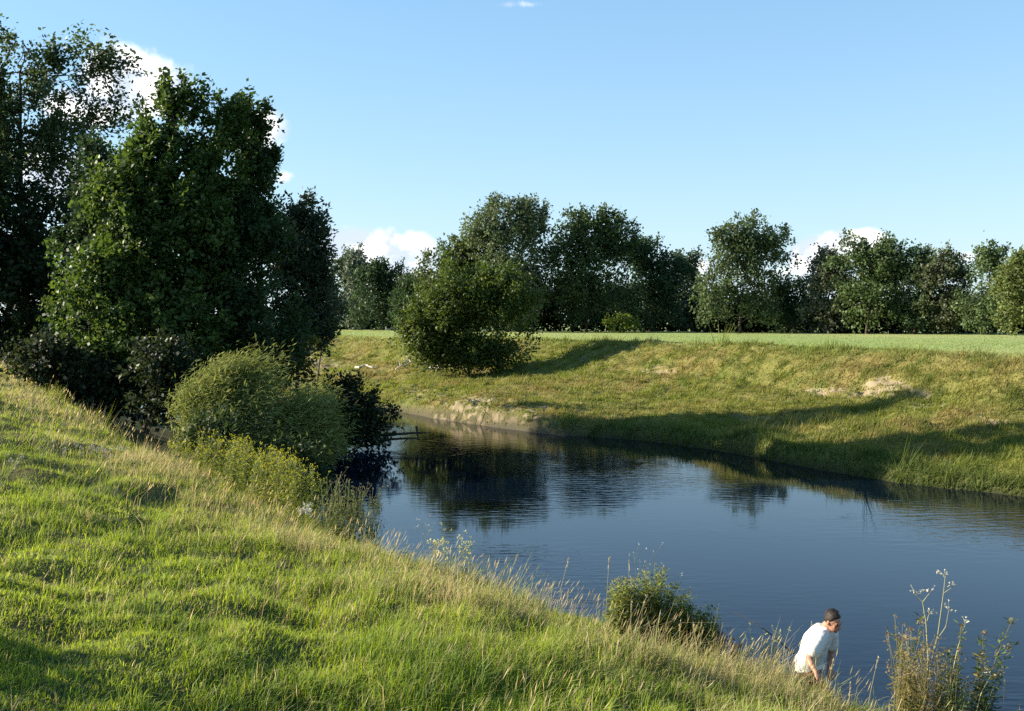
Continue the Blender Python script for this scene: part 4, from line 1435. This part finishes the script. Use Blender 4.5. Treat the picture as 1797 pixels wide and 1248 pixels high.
# ------------------------------------------------------------------ the man climbing the bank
def ell(acc, c, A, rad, nu=16, nv=12, fn=None):
    """ellipsoid with axes A (rows: lateral, forward, up)"""
    th = np.linspace(0, np.pi, nv + 1)[1:-1]
    ph = np.linspace(0, 2 * np.pi, nu, endpoint=False)
    TH, PH = np.meshgrid(th, ph, indexing='ij')
    U = np.stack([np.sin(TH) * np.cos(PH), np.sin(TH) * np.sin(PH), np.cos(TH)], -1).reshape(-1, 3)
    U = np.vstack([U, [[0, 0, 1], [0, 0, -1]]])
    k = np.ones(len(U)) if fn is None else fn(U)
    V = np.asarray(c) + (U * np.asarray(rad) * k[:, None]) @ np.asarray(A)
    m = len(th)
    i = np.arange(m - 1)[:, None] * nu
    j = np.arange(nu)[None]
    jn = (j + 1) % nu
    Q = np.stack([i + j, i + nu + j, i + nu + jn, i + jn], -1).reshape(-1, 4)
    a, b = m * nu, m * nu + 1
    jj = np.arange(nu)
    T = np.vstack([np.stack([np.full(nu, a), jj, (jj + 1) % nu], -1), np.stack([np.full(nu, b), (m - 1) * nu + (jj + 1) % nu, (m - 1) * nu + jj], -1)])
    acc.add(V, Q, T)


def loft(acc, pts, la, fa, lat, n=18):
    """stack of oval rings; la / fa half widths sideways and fore-aft"""
    pts = np.asarray(pts, float)
    T = norm(np.gradient(pts, axis=0))
    lat = np.asarray(lat, float)
    Lx = norm(lat - (T * (T @ lat)[:, None]))
    Fx = np.cross(T, Lx)
    ang = np.linspace(0, 2 * np.pi, n, endpoint=False)
    ring = pts[:, None] + np.asarray(la)[:, None, None] * np.cos(ang)[None, :, None] * Lx[:, None] + np.asarray(fa)[:, None, None] * np.sin(ang)[None, :, None] * Fx[:, None]
    V = np.vstack([ring.reshape(-1, 3), pts[:1], pts[-1:]])
    i = np.arange(len(pts) - 1)[:, None] * n
    j = np.arange(n)[None]
    k = (j + 1) % n
    Q = np.stack([i + j, i + k, i + n + k, i + n + j], -1).reshape(-1, 4)
    jj = np.arange(n)
    c0, c1 = len(V) - 2, len(V) - 1
    e = (len(pts) - 1) * n
    T3 = np.vstack([np.stack([np.full(n, c0), (jj + 1) % n, jj], -1), np.stack([np.full(n, c1), e + jj, e + (jj + 1) % n], -1)])
    acc.add(V, Q, T3)


def limb(acc, pts, rad, n=12):
    """a rounded tapering limb through its joints"""
    pts = np.asarray(pts, float)
    ti = np.linspace(0, len(pts) - 1, 6 * (len(pts) - 1) + 1)
    P = np.stack([np.interp(ti, np.arange(len(pts)), pts[:, j]) for j in range(3)], 1)
    R = np.interp(ti, np.arange(len(pts)), rad)
    if len(P) > 4:
        P[1:-1] = .25 * P[:-2] + .5 * P[1:-1] + .25 * P[2:]
    V, Q, T = tube(P, R, n)
    acc.add(V, Q, T)
    for p, r in ((P[0], R[0]), (P[-1], R[-1])):
        ell(acc, p, np.eye(3), (r, r, r), 10, 8)


def skin(name, acc, voxel, smooth_it, mat, parent, disp=None):
    tmp = mesh_np('tmp_' + name, np.vstack(acc.V), acc.faces())
    md = tmp.modifiers.new('r', 'REMESH')
    md.mode = 'VOXEL'
    md.voxel_size = voxel
    ms = tmp.modifiers.new('s', 'SMOOTH')
    ms.factor = .5
    ms.iterations = smooth_it
    bpy.context.view_layer.update()
    dg = bpy.context.evaluated_depsgraph_get()
    me = bpy.data.meshes.new_from_object(tmp.evaluated_get(dg))
    bpy.data.objects.remove(tmp, do_unlink=True)
    n = len(me.vertices)
    V = np.empty(n * 3)
    me.vertices.foreach_get('co', V)
    V = V.reshape(-1, 3)
    if disp is not None:
        N = np.empty(n * 3)
        me.vertices.foreach_get('normal', N)
        V = V + N.reshape(-1, 3) * disp(V)[:, None]
    V = V - np.array(parent.location)
    me.vertices.foreach_set('co', V.ravel())
    me.polygons.foreach_set('use_smooth', np.ones(len(me.polygons), bool))
    me.materials.clear()
    me.materials.append(mat)
    me.name = name
    me.update()
    o = bpy.data.objects.new(name, me)
    COL.objects.link(o)
    o.parent = parent
    return o


M_SKIN = noise_mat('skin', (.36, .17, .10), (.45, .23, .145), 12, .5, .1, .002, .4)
M_SHIRT = noise_mat('white_cotton', (.64, .62, .56), (.70, .68, .62), 30, .9, .15, .002, .1)
M_SHORTS = noise_mat('patterned_cloth', (.045, .035, .035), (.28, .13, .085), 16, .9, .1, .002, .1, .45, .55)
M_HAIR = noise_mat('dark_hair', (.014, .010, .007), (.050, .034, .023), 60, .6, .3, .004, .25)
M_EYE = noise_mat('eye', (.02, .015, .012), (.05, .035, .025), 60, .3, 0, 0, .5)
M_LIP = noise_mat('lip', (.30, .11, .085), (.36, .15, .11), 60, .5, 0, 0, .3)
M_SHOE = noise_mat('worn_leather', (.05, .04, .035), (.11, .09, .07), 30, .7, .3, .003)
M_ROD = noise_mat('dark_rod', (.012, .012, .014), (.03, .03, .032), 30, .4, 0, 0, .5)


def build_man():
    lat = norm(np.array([.5, .86, 0.]))              # from his right side to his left
    fwd = norm(np.array([.86, -.5, 0.]))
    up = np.array([0, 0, 1.])
    pel = at(1419, 1166, 12.05)
    neck = at(1450, 1101, 11.93)
    chest = pel * .38 + neck * .62 - fwd * .035
    ground = lambda p: float(near_z(np.array([p[0]]), np.array([p[1]]))[0])
    rs, ls = neck - lat * .185 - up * .055 - fwd * .0, neck + lat * .185 - up * .055 + fwd * .02
    re, rw = at(1419, 1157, 11.62), at(1432, 1180, 11.44)
    le, lw = at(1459, 1146, 12.14), at(1456, 1171, 12.0)
    rh, lh = pel - lat * .09, pel + lat * .09
    rk = rh + fwd * .26 - up * .34 - lat * .03
    lk = lh + fwd * .10 - up * .40 + lat * .02
    rf = np.array([rk[0] - .02, rk[1] - .05, 0])
    lf = np.array([lk[0] - .16, lk[1] + .12, 0])
    rf[2], lf[2] = max(ground(rf), .02) + .07, max(ground(lf), .02) + .07
    t = thing('person', 'man in a white t-shirt and dark patterned shorts bending forward as he climbs the bank', 'person', (pel[0], pel[1], min(rf[2], lf[2]) - .07))

    # head frame: he looks down and to his right front
    F = norm(np.array([.56, -.77, -.28]))
    S = norm(np.cross(F, up))                          # his right-hand side
    Lh = -S
    U = np.cross(Lh, F) * -1
    U = U if U[2] > 0 else -U
    A = np.stack([Lh, F, U])
    hc = at(1462, 1091, 11.84)
    b = Acc()
    ell(b, hc + U * .018 - F * .012, A, (.075, .096, .102), 24, 18)
    ell(b, hc - U * .055 + F * .030, A, (.056, .066, .062), 20, 14)
    ell(b, hc - U * .095 + F * .062, A, (.026, .024, .020), 12, 8)           # chin
    ell(b, hc + U * .016 + F * .074, A, (.052, .022, .014), 14, 8)           # brow
    limb(b, [hc + U * .008 + F * .088, hc - U * .030 + F * .112], [.009, .014], 8)   # nose
    ell(b, hc - U * .034 + F * .094, A, (.018, .014, .010), 10, 8)
    for q in (-1, 1):
        ell(b, hc - U * .018 + F * .060 + Lh * q * .036, A, (.022, .022, .024), 10, 8)   # cheek
        ell(b, hc - U * .008 - F * .012 + Lh * q * .078, A, (.011, .020, .032), 10, 8)   # ear
    limb(b, [neck - up * .07 - fwd * .02, neck + up * .02, hc - U * .06 - F * .03], [.075, .060, .056], 14)
    loft(b, [pel - up * .10, pel, pel * .6 + chest * .4, chest, neck * .75 + chest * .25 - fwd * .01, neck - up * .01], [.13, .16, .145, .165, .16, .07], [.10, .115, .10, .115, .09, .06], lat)
    for sh, e, w in ((rs, re, rw), (ls, le, lw)):
        limb(b, [sh, sh * .5 + e * .5, e, e * .55 + w * .45, w], [.058, .050, .040, .042, .027])
    for h, k, f in ((rh, rk, rf), (lh, lk, lf)):
        limb(b, [h, h * .5 + k * .5, k, k * .6 + f * .4, f], [.085, .078, .055, .056, .038])

    def hand(w, e, spread):
        ax = norm((w - e)[None])[0]
        ax = norm((ax + np.array([.15, -.05, -.35]))[None])[0]
        side = norm(np.cross(ax, up)[None])[0]
        nrm = np.cross(side, ax)
        loft(b, [w, w + ax * .03, w + ax * .065, w + ax * .095], [.026, .036, .042, .040], [.020, .018, .016, .013], side)
        for i, (o_, L, r) in enumerate(((-.031, .070, .0085), (-.010, .080, .0090), (.011, .074, .0088), (.031, .058, .0078))):
            p0 = w + ax * .085 + side * o_
            p1 = p0 + ax * L * .45 + side * o_ * spread
            p2 = p1 + norm((ax * .85 - nrm * .5)[None])[0] * L * .32
            p3 = p2 + norm((ax * .5 - nrm * .85)[None])[0] * L * .26
            limb(b, [p0, p1, p2, p3], [r * 1.05, r, r * .95, r * .8], 8)
        p0 = w + ax * .03 - side * .030
        p1 = p0 + ax * .035 - side * .026 - nrm * .012
        p2 = p1 + ax * .032 - side * .006 - nrm * .012
        limb(b, [p0, p1, p2], [.0125, .0105, .0085], 8)

    hand(rw, re, .5)
    hand(lw, le, .2)
    skin('body', b, .0078, 3, M_SKIN, t)

    sgn = lambda V: fbm(V[:, 0] * 9 + V[:, 2] * 5, V[:, 1] * 9 - V[:, 2] * 11, 301, 3) * .020 + .006
    s_ = Acc()
    loft(s_, [pel - up * .045 + fwd * .02, pel + up * .04, pel * .6 + chest * .4, chest, neck * .72 + chest * .28, neck - up * .025, neck + up * .012], [.196, .192, .180, .198, .186, .108, .077],
         [.166, .158, .148, .156, .122, .084, .072], lat, 24)
    for sh, e in ((rs, re), (ls, le)):
        limb(s_, [sh * .8 + chest * .2, sh, sh * .55 + e * .45, sh * .30 + e * .70], [.085, .078, .078, .078])
    skin('shirt', s_, .010, 4, M_SHIRT, t, sgn)
    p_ = Acc()
    loft(p_, [pel - up * .15, pel - up * .03, pel + up * .05], [.165, .175, .165], [.125, .135, .125], lat)
    for h, k in ((rh, rk), (lh, lk)):
        limb(p_, [h, h * .5 + k * .5, h * .12 + k * .88], [.105, .105, .10])
    skin('shorts', p_, .011, 3, M_SHORTS, t, lambda V: fbm(V[:, 0] * 12, V[:, 1] * 12 + V[:, 2] * 9, 305, 2) * .014)
    hr = Acc()

    def hair_cut(Uv):
        f, u = Uv[:, 1], Uv[:, 2]
        face = sstep(.28, .5, f - u * .80 + .02 + .10 * Uv[:, 0] ** 2) + sstep(.30, .55, -u + .15 * f)
        return 1.0 - .16 * np.clip(face, 0, 1) + .015 * np.sin(Uv[:, 0] * 7 + Uv[:, 1] * 4)

    ell(hr, hc + U * .022 - F * .014, A, (.083, .105, .112), 36, 28, hair_cut)
    hv = np.vstack(hr.V)
    rel = (hv - hc) @ A.T
    top_ = np.where((rel[:, 2] > .03) & (np.linalg.norm((rel - [0, -.014, .022]) / [.083, .105, .112], axis=1) > .97))[0]
    pk = rng.choice(top_, 420)
    nn = norm(hv[pk] - hc)
    back = norm(-F * .60 + nn * .06 + Lh * .40 + rng.normal(0, .20, (420, 3)))
    hr.C = [np.zeros((len(hv), 3))]
    leaves(hr, hv[pk] - nn * .004 + rng.normal(0, .006, (420, 3)), back, nn, rng.uniform(.022, .042, 420), np.full(420, .007), np.zeros((420, 3)))
    part('hair', t, np.vstack(hr.V), hr.faces(), [M_HAIR], smooth=True)
    for q in (-1, 1):
        e = Acc()
        ell(e, hc + U * .000 + F * .0835 + Lh * q * .031, A, (.013, .008, .0065), 10, 8)
        part('eye', t, np.vstack(e.V), e.faces(), [M_EYE], smooth=True)
        e = Acc()
        ell(e, hc + U * .020 + F * (.0885 - .006) + Lh * q * .030, A, (.017, .008, .0042), 10, 8)
        part('eyebrow', t, np.vstack(e.V), e.faces(), [M_HAIR], smooth=True)
    e = Acc()
    ell(e, hc - U * .064 + F * .093, A, (.024, .009, .0075), 12, 8)
    part('mouth', t, np.vstack(e.V), e.faces(), [M_LIP], smooth=True)
    for f in (rf, lf):
        e = Acc()
        ell(e, f + fwd * .06 - up * .03, np.stack([lat, fwd, up]), (.048, .135, .042), 14, 10)
        ell(e, f - up * .0, np.stack([lat, fwd, up]), (.046, .055, .06), 12, 8)
        skin('shoe', e, .010, 2, M_SHOE, t)


build_man()


def build_rod():
    P = [at(1404, 1156, 12.25), at(1385, 1141, 12.4), at(1362, 1120, 12.6), at(1340, 1104, 12.8), at(1318, 1090, 13.1), at(1297, 1078, 13.4), at(1276, 1073, 13.7)]
    P = np.array(P)
    t = thing('fishing_rod', 'thin dark curved rod sloping up from behind the hip of the man across the water', 'rod', P[0])
    a = Acc()
    ti = np.linspace(0, len(P) - 1, 30)
    Q = np.stack([np.interp(ti, np.arange(len(P)), P[:, j]) for j in range(3)], 1)
    Q[1:-1] = .25 * Q[:-2] + .5 * Q[1:-1] + .25 * Q[2:]
    a.tube(Q[3:], np.linspace(.010, .004, 27), 6)
    a.part('shaft', t, [M_ROD], smooth=True)
    h = Acc()
    h.tube(np.vstack([Q[0] * 2 - Q[2], Q[:4]]), [.014, .015, .015, .014, .013], 8)
    h.part('handle', t, [M_ROD], smooth=True)


build_rod()
